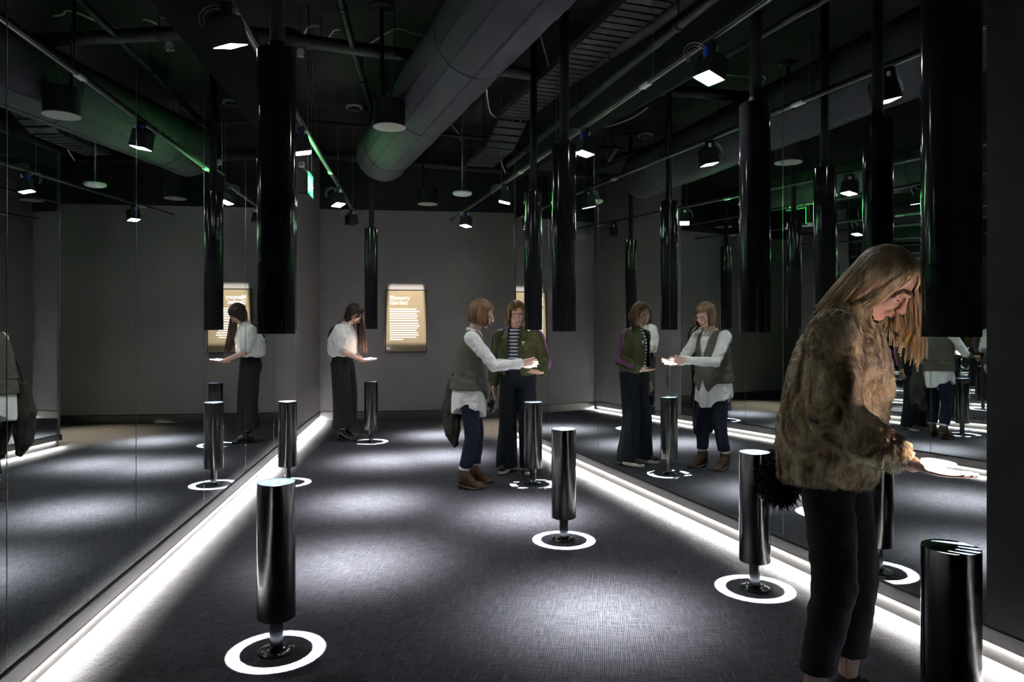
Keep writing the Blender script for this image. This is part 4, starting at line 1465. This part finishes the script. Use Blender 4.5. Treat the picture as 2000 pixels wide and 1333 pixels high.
# ---------------------------------------------------------------- woman in the waistcoat
def vest_woman():
    P = empty('person', (-0.37, 6.28, 0), R(4))
    J = dict(pel=(-0.02, 0, 0.90), waist=(-0.01, 0, 1.03), chest=(0.0, 0, 1.19), neck=(0.035, 0, 1.375),
             sh_r=(0.01, -0.165, 1.315), el_r=(0.205, -0.215, 1.075), wr_r=(0.440, -0.055, 1.095),
             sh_l=(0.02, 0.165, 1.315), el_l=(0.21, 0.215, 1.075), wr_l=(0.45, 0.12, 1.075),
             kn_r=(0.02, -0.10, 0.48), an_r=(-0.055, -0.11, 0.11), kn_l=(0.055, 0.085, 0.48), an_l=(0.035, 0.10, 0.11))
    H = head_matrix((0.105, 0, 1.535), 20, -6)
    b = NB()
    body_into(b, J)
    head_into(b, H, V(J['neck']))
    e1, n1 = hand_into(b, J['wr_r'], (1, 0.20, 0.08), (0.1, 0.9, 0.5), -1, 0.18)
    e2, n2 = hand_into(b, J['wr_l'], (1, -0.15, 0.02), (0.1, -0.7, 0.75), 1, 0.18)
    body = fuse('body', b, 'skin', P, 0.0045, 2)
    nails(body, e1, n1); nails(body, e2, n2)
    face_parts(H, body, 'brow_fair')
    # jeans
    b = NB()
    loft(b, [(-0.02, 0, 0.82, 0.10, 0.15), (-0.025, 0, 0.90, 0.125, 0.172), (-0.015, 0, 1.0, 0.11, 0.15)], 28)
    leg_loft(b, J['pel'], 0.08, J['kn_l'], J['an_l'], 0.185, 0.093, 0.070, 0.058)
    leg_loft(b, J['pel'], -0.08, J['kn_r'], J['an_r'], 0.185, 0.093, 0.070, 0.058)
    def wr(co, n):
        return co + n * 0.005 * (0.35 * math.sin(co.z * 55 + 60 * co.x + 40 * co.y + 5 * noise.noise(co * 8)) * math.exp(-((co.z - 0.45) / 0.2) ** 2) + noise.noise(co * 11))
    fuse('jeans', b, 'navy', P, 0.008, 3, wr)
    for s in ('r', 'l'):
        an = J['an_' + s]
        fray(P, an, 0.058, 0.058, 0.186, 40, 0.022, 3)
        b = NB(); cyl(b, (an[0], an[1], 0.15), (an[0], an[1], 0.20), 0.046, 0.047, n=18); obj('sock', b, 'white_cloth', P, True)
        u_ = shoe(P, an, -6 if s == 'r' else 8, 0.25, 'suede', 'heel', 0.014, True, 0.03, 0.042, False)
    # shirt
    b = NB()
    loft(b, [(-0.015, 0, 0.685, 0.150, 0.195), (-0.015, 0, 0.78, 0.150, 0.198), (-0.015, 0, 0.90, 0.145, 0.192), (-0.01, 0, 1.02, 0.128, 0.172), (0, 0, 1.18, 0.130, 0.172),
             (0.01, 0, 1.28, 0.112, 0.165), (0.02, 0, 1.345, 0.075, 0.12), (0.03, 0, 1.385, 0.058, 0.066)], 36)
    for s in ('r', 'l'):
        sh, el, wr_ = V(J['sh_' + s]), V(J['el_' + s]), V(J['wr_' + s])
        chain(b, [sh, sh.lerp(el, 0.5), el, el.lerp(wr_, 0.5), el.lerp(wr_, 0.93)], [0.068, 0.056, 0.050, 0.045, 0.038])
    def sh_d(co, n):
        hem = max(0.0, min(1.0, (0.90 - co.z) / 0.2))
        a = math.atan2(co.y, co.x + 0.015)
        f = co + n * (0.010 * hem * math.sin(a * 9 + 2 * noise.noise(co * 3)) + 0.003 * noise.noise(co * 12))
        f.z += hem * hem * (0.055 * math.sin(a) ** 2 - 0.040 * math.cos(a) ** 2 - (0.03 if math.cos(a) > 0 else 0.0))
        if co.x > 0.16 or abs(co.y) > 0.17:
            q = V((co.x * 20 + co.z * 14, co.y * 8, co.z * 20 - co.x * 14))
            f += n * (0.007 * noise.noise(q) + 0.003 * noise.noise(q * 2.2))
        return f
    fuse('shirt', b, 'white_cloth', P, 0.0065, 2, sh_d)
    for s in ('r', 'l'):
        el, wr_ = V(J['el_' + s]), V(J['wr_' + s])
        b = NB(); a_, c_ = el.lerp(wr_, 0.84), el.lerp(wr_, 1.02)
        tube(b, [a_, a_.lerp(c_, 0.1), c_, c_.lerp(a_, 0.04)], [0.036, 0.043, 0.042, 0.034], 20); obj('cuff', b, 'white_cloth', P, 'auto')
    for s in (-1, 1):                                   # collar points
        b = NB()
        pts = [V((0.035 + 0.060 * math.cos(a), s * 0.066 * math.sin(a), 1.395 - 0.02 * math.cos(a))) for a in [R(8 + 172 * k / 10) for k in range(11)]]
        lo2 = [p + V((0.018 * math.cos(R(8 + 172 * k / 10)), s * 0.02 * math.sin(R(8 + 172 * k / 10)), -0.030 - (0.018 if k < 3 else 0))) for k, p in enumerate(pts)]
        rings_to_mesh(b, [pts, lo2, [p + V((-0.003, 0, -0.001)) for p in lo2], [p + V((-0.004, 0, 0.0)) for p in pts]], False, False, False)
        bmesh.ops.recalc_face_normals(b, faces=list(b.faces))
        obj('collar', b, 'white_cloth', P, True)
    # waistcoat
    b = NB()
    loft(b, [(-0.012, 0, 0.862, 0.172, 0.216), (-0.012, 0, 0.95, 0.160, 0.205), (-0.008, 0, 1.03, 0.150, 0.194), (0.0, 0, 1.18, 0.146, 0.188), (0.01, 0, 1.28, 0.124, 0.172), (0.018, 0, 1.345, 0.090, 0.135), (0.025, 0, 1.385, 0.068, 0.082)], 36)
    def v_d(co, n):
        a = math.atan2(co.y, co.x)
        h = max(0.0, min(1.0, (1.0 - co.z) / 0.14))
        f = co + n * 0.005 * noise.noise(V((co.x * 10, co.y * 10, co.z * 22)))
        if co.x > 0:
            f.z -= h * 0.085 * math.exp(-((abs(co.y) - 0.055) / 0.05) ** 2)
        f += n * 0.005 * math.sin(co.z * 75 + 3 * a) * math.exp(-((co.z - 0.98) / 0.06) ** 2)
        return f
    def v_cut(co):
        if co.x > 0.03 and co.z > 1.10 and abs(co.y) < (co.z - 1.10) * 0.26:
            return True
        if co.x > 0.05 and co.z < 0.90 and abs(co.y) < (0.90 - co.z) * 0.45:
            return True
        return False
    vs = fuse('waistcoat', b, 'vest', P, 0.007, 2, v_d, v_cut)
    for k in range(4):
        b = NB(); ell(b, (0.1375, 0.006, 1.075 - 0.042 * k), (0.004, 0.007, 0.007), u=10, v=6); obj('button', b, 'heel', vs, True)
    b = NB(); tube(b, [(-0.155, -0.09, 1.0), (-0.168, 0, 0.995), (-0.155, 0.09, 1.0)], 0.009, 8); obj('back_cinch', b, 'vest', vs, True)
    # spectacles
    b = NB()
    for s in (-1, 1):
        c = V((0.106, s * 0.033, -0.004))
        tube(b, [H @ (c + V((-0.004 * abs(math.cos(a)), 0.025 * math.cos(a), 0.018 * math.sin(a)))) for a in [2 * PI * k / 20 for k in range(21)]], 0.0018, 6)
        tube(b, [H @ V((0.102, s * 0.058, 0.002)), H @ V((0.05, s * 0.074, 0.004)), H @ V((-0.02, s * 0.078, 0.0))], 0.0018, 6)
    tube(b, [H @ V((0.106, -0.009, 0.0)), H @ V((0.110, 0, 0.004)), H @ V((0.106, 0.009, 0.0))], 0.0018, 6)
    obj('spectacles', b, 'metal', P, True)
    # bob
    rnd = random.Random(2)
    b = NB(); t = NB(); ell(t, CRC + V((-0.006, 0, 0.005)), CRR * 1.10, u=24, v=16)
    bmesh.ops.transform(t, matrix=H, verts=list(t.verts))
    Hi = H.inverted()
    for v in [v for v in t.verts if (Hi @ v.co).x > 0.050 and (Hi @ v.co).z < 0.065]:
        t.verts.remove(v)
    merge(b, t)
    locks_into(b, H, rnd, [58 + 0.7 * a for a in range(350)], 84, -4, 0.115, 0.0058, 0.008, 1.19, 0.0, flare=0.012, jl=0.05)
    locks_into(b, H, rnd, [60 + 1.5 * a for a in range(160)], 60, -30, 0.085, 0.0058, 0.008, 1.22, 0.0, flare=0.01, jl=0.05)
    locks_into(b, H, rnd, [-56 + 0.9 * a for a in range(125)], 80, 20, 0.0, 0.0050, 0.0, 1.15)
    obj('hair', b, 'hair_auburn', P, True)
    tag(P, 'auburn bobbed woman with spectacles in a grey waistcoat over a loose white shirt', 'person')
    # bag and coat slung at her back
    B = empty('coat_bundle', P.matrix_basis @ V((-0.16, 0.16, 0.35)), R(4))
    b = NB()
    chain(b, [(0.0, 0, 0.55), (-0.01, 0.01, 0.35), (0.0, 0.01, 0.12), (0.02, 0, 0.02)], [0.055, 0.085, 0.075, 0.045])
    chain(b, [(0.10, 0.03, 0.50), (0.15, 0.04, 0.30), (0.18, 0.02, 0.0)], [0.05, 0.06, 0.045])
    fuse('cloth', b, 'bag_dark', B, 0.009, 3, fold(0.016, 22, 22, 8))
    b = NB(); tube(b, spline([(0.0, 0.0, 0.58), (0.02, -0.02, 0.72), (0.08, -0.05, 0.92), (0.15, -0.06, 1.035)], 5), [0.011] * 16, 8); obj('strap', b, 'bag_dark', B, True)
    b = NB(); tube(b, [(0.03 + 0.018 * math.cos(a), -0.01, 0.66 + 0.018 * math.sin(a)) for a in [2 * PI * k / 16 for k in range(17)]], 0.003, 6); obj('buckle', b, 'metal', B, True)
    tag(B, 'dark olive coat and strap slung behind the waistcoat woman', 'coat')

# ---------------------------------------------------------------- woman in the track jacket
def jacket_woman():
    P = empty('person', (0.055, 6.93, 0), R(-103))
    J = dict(pel=(-0.02, 0, 0.92), waist=(-0.01, 0, 1.05), chest=(0.0, 0, 1.20), neck=(0.025, 0, 1.385),
             sh_l=(0.0, 0.17, 1.325), el_l=(-0.005, 0.26, 1.07), wr_l=(0.205, 0.285, 0.985),
             sh_r=(0.0, -0.17, 1.325), el_r=(-0.035, -0.225, 1.07), wr_r=(0.02, -0.235, 0.845),
             kn_l=(0.02, 0.105, 0.50), an_l=(-0.01, 0.125, 0.10), kn_r=(0.03, -0.095, 0.50), an_r=(0.02, -0.105, 0.10))
    H = head_matrix((0.075, 0.005, 1.545), 24, 22)
    b = NB()
    body_into(b, J)
    head_into(b, H, V(J['neck']))
    e1, n1 = hand_into(b, J['wr_l'], (0.80, -0.62, -0.02), (0.1, 0.0, 1), 1, 0.22)
    e2, n2 = hand_into(b, J['wr_r'], (0.15, 0.05, -1), (0, 1, 0), -1, 0.45)
    body = fuse('body', b, 'skin', P, 0.0045, 2)
    nails(body, e1, n1); nails(body, e2, n2)
    face_parts(H, body, 'brow_fair', True)
    b = NB()
    tube(b, spline([H @ V((0.092, 0.016, -0.0625)), H @ V((0.1035, 0, -0.0645)), H @ V((0.092, -0.016, -0.0625))], 4), 0.0032, 6)
    obj('teeth', b, 'eye', body, True)
    b = NB()
    loft(b, [(-0.02, 0, 0.82, 0.11, 0.16), (-0.025, 0, 0.92, 0.13, 0.182), (-0.015, 0, 1.03, 0.112, 0.155), (-0.012, 0, 1.07, 0.108, 0.15)], 28)
    leg_loft(b, J['pel'], 0.085, J['kn_l'], J['an_l'], 0.045, 0.102, 0.094, 0.118, 0.92)
    leg_loft(b, J['pel'], -0.085, J['kn_r'], J['an_r'], 0.045, 0.102, 0.094, 0.118, 0.92)
    fuse('jeans', b, 'dark_denim', P, 0.008, 3, fold(0.009, 16, 16, 3.5, 4))
    for s in ('r', 'l'):
        shoe(P, J['an_' + s], 4 if s == 'l' else -8, 0.262, 'shoe_dark', 'sole_white', 0.034)
    # striped top
    b = NB()
    loft(b, [(-0.012, 0, 0.985, 0.112, 0.155), (-0.008, 0, 1.06, 0.110, 0.15), (0.0, 0, 1.20, 0.118, 0.155), (0.01, 0, 1.30, 0.098, 0.15), (0.018, 0, 1.36, 0.07, 0.09), (0.024, 0, 1.41, 0.056, 0.060)], 32)
    fuse('striped_top', b, 'striped', P, 0.007, 2, fold(0.004, 14, 14, 10))
    # track jacket, worn open
    b = NB()
    loft(b, [(-0.02, 0, 0.945, 0.130, 0.178), (-0.02, 0, 0.965, 0.138, 0.188), (-0.015, 0, 1.02, 0.150, 0.205), (-0.008, 0, 1.12, 0.146, 0.198), (0.0, 0, 1.22, 0.140, 0.19), (0.005, 0, 1.31, 0.118, 0.182), (0.012, 0, 1.365, 0.088, 0.13), (0.018, 0, 1.40, 0.070, 0.078), (0.02, 0, 1.425, 0.068, 0.072)], 36)
    for s in ('r', 'l'):
        sh, el, wr_ = V(J['sh_' + s]), V(J['el_' + s]), V(J['wr_' + s])
        chain(b, [sh, sh.lerp(el, 0.5), el, el.lerp(wr_, 0.5), el.lerp(wr_, 0.90)], [0.074, 0.070, 0.066, 0.060, 0.046])
    def jk_cut(co):
        return co.x > 0.02 and abs(co.y + 0.02) < (0.045 + 0.05 * max(0, min(1, (co.z - 1.25) / 0.15)) * 0.3 + 0.030 * max(0, (1.15 - co.z) / 0.2)) and co.z < 1.43 and co.x < 0.2 and abs(co.y) < 0.11
    jk = fuse('track_jacket', b, 'olive', P, 0.007, 2, fold(0.009, 12, 12, 14, 2), jk_cut)
    for s, sg in (('l', 1), ('r', -1)):
        sh, el, wr_ = V(J['sh_' + s]), V(J['el_' + s]), V(J['wr_' + s])
        base = [V((0.012, sg * 0.085, 1.405)), V((0.005, sg * 0.135, 1.378)), sh, sh.lerp(el, 0.5), el, el.lerp(wr_, 0.5), el.lerp(wr_, 0.86)]
        rad = [0.004, 0.022, 0.078, 0.076, 0.071, 0.066, 0.054]
        for k in (-1, 0, 1):
            pts = []
            for i, p in enumerate(base):
                d = (base[min(i + 1, 6)] - base[max(i - 1, 0)]).normalized()
                o = V((0.0, sg, 0.35)); o = (o - d * o.dot(d)).normalized()
                sd = d.cross(o)
                ang = k * 0.24
                pts.append(p + (o * math.cos(ang) + sd * math.sin(ang)) * rad[i])
            b = NB(); sp_ = spline(pts, 5)
            tube(b, sp_, 0.0066, 7)
            st = obj('sleeve_stripe', b, 'purple', jk, True)
    # leaf emblem on the chest
    b = NB()
    c = V((0.139, 0.085, 1.255))
    fr = Matrix(((0.55, 0.0, 0.84), (-0.83, 0.0, 0.54), (0, 1, 0.0))).to_4x4()
    for ang, ln in ((90, 0.020), (145, 0.018), (35, 0.018)):
        ell(b, (0.010 * math.cos(R(ang)), 0.010 * math.sin(R(ang)) + 0.004, 0), (0.012, 0.006, 0.002), Matrix.Rotation(R(ang), 4, 'Z'), 10, 6)
    for k in range(3):
        box(b, (0, -0.006 - 0.005 * k, 0), (0.026 - 0.004 * k, 0.0028, 0.003))
    ay = V((0.52, 0.0, 0.0))
    nrm = V((0.86, 0.50, 0.05)).normalized(); xx = V((0.50, -0.86, 0)).normalized() * -1; zz = V((0, 0, 1))
    Mx = Matrix((xx, zz, nrm)).transposed().to_4x4()
    bmesh.ops.transform(b, matrix=Matrix.Translation(c) @ Mx, verts=list(b.verts))
    obj('chest_emblem', b, 'white_cloth', jk, True)
    rnd = random.Random(4)
    b = NB(); t = NB(); ell(t, CRC + V((-0.006, 0, 0.005)), CRR * 1.10, u=24, v=16)
    bmesh.ops.transform(t, matrix=H, verts=list(t.verts)); Hi = H.inverted()
    for v in [v for v in t.verts if (Hi @ v.co).x > 0.058 and (Hi @ v.co).z < 0.075]:
        t.verts.remove(v)
    merge(b, t)
    locks_into(b, H, rnd, [62 + 0.68 * a for a in range(350)], 82, -2, 0.085, 0.0055, 0.016, 1.19, 0.012, flare=0.012, jl=0.3, lean=V((-0.25, 0, 0)))
    locks_into(b, H, rnd, [100 + 1.1 * a for a in range(150)], 60, -25, 0.11, 0.0055, 0.02, 1.21, 0.014, jl=0.3)
    locks_into(b, H, rnd, [34 + 0.7 * a for a in range(45)] + [-66 + 0.8 * a for a in range(62)], 78, 34, 0.02, 0.0050, 0.006, 1.2, 0.003)
    obj('hair', b, 'hair_ginger', P, True)
    for s in (-1, 1):
        b = NB(); tube(b, [H @ (V((-0.004, s * 0.082, -0.050)) + V((0.007 * math.cos(a), 0, 0.007 * math.sin(a)))) for a in [2 * PI * k / 10 for k in range(11)]], 0.002, 5)
        obj('earring', b, 'metal', P, True)
    tag(P, 'ginger smiling woman in an open olive track jacket with purple sleeve stripes', 'person')
    B = empty('handbag', P.matrix_basis @ V((0.02, -0.26, 0.56)), R(-103))
    b = NB(); bbox(b, (0, 0, 0.075), (0.12, 0.06, 0.12), 0.022, seg=3); obj('pouch', b, 'patent', B, True)
    b = NB(); tube(b, spline([(-0.045, 0, 0.13), (-0.02, 0, 0.20), (0.02, 0.012, 0.225), (0.035, 0, 0.19), (0.045, 0, 0.13)], 5), 0.005, 7); obj('handle', b, 'patent', B, True)
    tag(B, 'small black handbag in the lowered hand of the track jacket woman', 'bag')

# ---------------------------------------------------------------- woman in the white blouse
def blouse_woman():
    P = empty('person', (-2.095, 8.82, 0), R(-6))
    J = dict(pel=(-0.02, 0, 0.95), waist=(-0.015, 0, 1.08), chest=(0.0, 0, 1.25), neck=(0.045, 0, 1.45),
             sh_r=(0.0, -0.16, 1.375), el_r=(0.035, -0.215, 1.115), wr_r=(0.275, -0.105, 1.005),
             sh_l=(0.0, 0.16, 1.375), el_l=(0.03, 0.215, 1.11), wr_l=(0.20, 0.10, 1.00),
             kn_l=(0.02, 0.09, 0.52), an_l=(0.0, 0.085, 0.13), kn_r=(0.01, -0.09, 0.52), an_r=(0.01, -0.085, 0.13))
    H = head_matrix((0.125, 0, 1.575), 47)
    b = NB()
    body_into(b, J)
    head_into(b, H, V(J['neck']))
    e1, n1 = hand_into(b, J['wr_r'], (1, 0.05, 0.06), (-0.1, 0.1, 1), -1, 0.15)
    e2, n2 = hand_into(b, J['wr_l'], (1, -0.30, -0.05), (-0.1, -0.2, 1), 1, 0.2)
    body = fuse('body', b, 'skin', P, 0.005, 2)
    face_parts(H, body, 'brow_dark')
    b = NB()
    loft(b, [(-0.02, 0, 0.86, 0.125, 0.175), (-0.025, 0, 0.95, 0.130, 0.182), (-0.018, 0, 1.03, 0.112, 0.155), (-0.015, 0, 1.085, 0.10, 0.14)], 28)
    leg_loft(b, J['pel'], 0.085, J['kn_l'], J['an_l'], 0.170, 0.118, 0.120, 0.128, 0.85)
    leg_loft(b, J['pel'], -0.085, J['kn_r'], J['an_r'], 0.170, 0.118, 0.120, 0.128, 0.85)
    fuse('culottes', b, 'black_cloth', P, 0.008, 3, fold(0.010, 16, 16, 2.2, 7))
    for s in ('r', 'l'):
        an = J['an_' + s]
        b = NB(); cyl(b, (an[0] - 0.004, an[1], 0.095), (an[0], an[1], 0.15), 0.034, 0.037, n=16); obj('sock', b, 'black_cloth', P, True)
        shoe(P, an, 0, 0.25, 'patent', 'patent', 0.012, False, 0.045, 0.040, False)
        for k in range(2):
            b = NB(); x_ = 0.02 + 0.035 * k
            tube(b, spline([(an[0] + x_, an[1] - 0.036, 0.055), (an[0] + x_ + 0.012, an[1], 0.105 - 0.02 * k), (an[0] + x_, an[1] + 0.036, 0.055)], 4), 0.004, 6); obj('shoe_strap', b, 'metal' if k else 'patent', P, True)
    b = NB()
    loft(b, [(-0.02, 0, 1.045, 0.125, 0.165), (-0.025, 0, 1.07, 0.165, 0.20), (-0.025, 0, 1.15, 0.180, 0.212), (-0.015, 0, 1.25, 0.178, 0.208), (-0.005, 0, 1.34, 0.150, 0.19), (0.015, 0, 1.415, 0.105, 0.13), (0.035, 0, 1.455, 0.068, 0.075), (0.04, 0, 1.48, 0.058, 0.06)], 36)
    for s in ('r', 'l'):
        sh, el = V(J['sh_' + s]), V(J['el_' + s])
        chain(b, [sh, sh.lerp(el, 0.45), sh.lerp(el, 0.78)], [0.082, 0.096, 0.078])
    fuse('blouse', b, 'white_cloth', P, 0.007, 2, fold(0.012, 13, 13, 9, 3))
    b = NB()
    for sg in (-1, 1):
        tube(b, spline([(-0.19, sg * 0.06, 1.22), (-0.150, sg * 0.075, 1.36), (-0.075, sg * 0.085, 1.435), (0.0, sg * 0.088, 1.448)], 4), 0.012, 7)
    obj('shoulder_straps', b, 'black_cloth', P, True)
    rnd = random.Random(9)
    b = NB(); t = NB(); ell(t, CRC + V((-0.006, 0, 0.005)), CRR * 1.11, u=24, v=16)
    bmesh.ops.transform(t, matrix=H, verts=list(t.verts)); Hi = H.inverted()
    for v in [v for v in t.verts if (Hi @ v.co).x > 0.055 and (Hi @ v.co).z < 0.08]:
        t.verts.remove(v)
    merge(b, t)
    locks_into(b, H, rnd, [90 + 0.6 * a for a in range(300)], 84, -12, 0.10, 0.0062, 0.014, 1.15, 0.002, lean=V((-0.25, 0, 0)))
    locks_into(b, H, rnd, [110 + 1.2 * a for a in range(120)], 60, -40, 0.10, 0.0062, 0.014, 1.18, 0.002, lean=V((-0.1, 0, 0)))
    locks_into(b, H, rnd, [34 + 0.35 * a for a in range(180)], 80, 0, 0.40, 0.0066, 0.03, 1.20, 0.008, jl=0.15, lean=V((0.12, 0, 0)))
    locks_into(b, H, rnd, [-110 + 0.55 * a for a in range(90)], 82, 8, 0.09, 0.0058, 0.01, 1.13, 0.0, lean=V((-1.0, 0.1, 0)))
    locks_into(b, H, rnd, [-60 + 0.7 * a for a in range(40)], 74, 34, 0.05, 0.0052, 0.01, 1.13, 0.0, lean=V((-0.9, -0.1, 0)))
    obj('hair', b, 'hair_dark', P, True)
    tag(P, 'long dark haired woman in a white blouse and black culottes, palm held out', 'person')

fur_woman(); vest_woman(); jacket_woman(); blouse_woman()
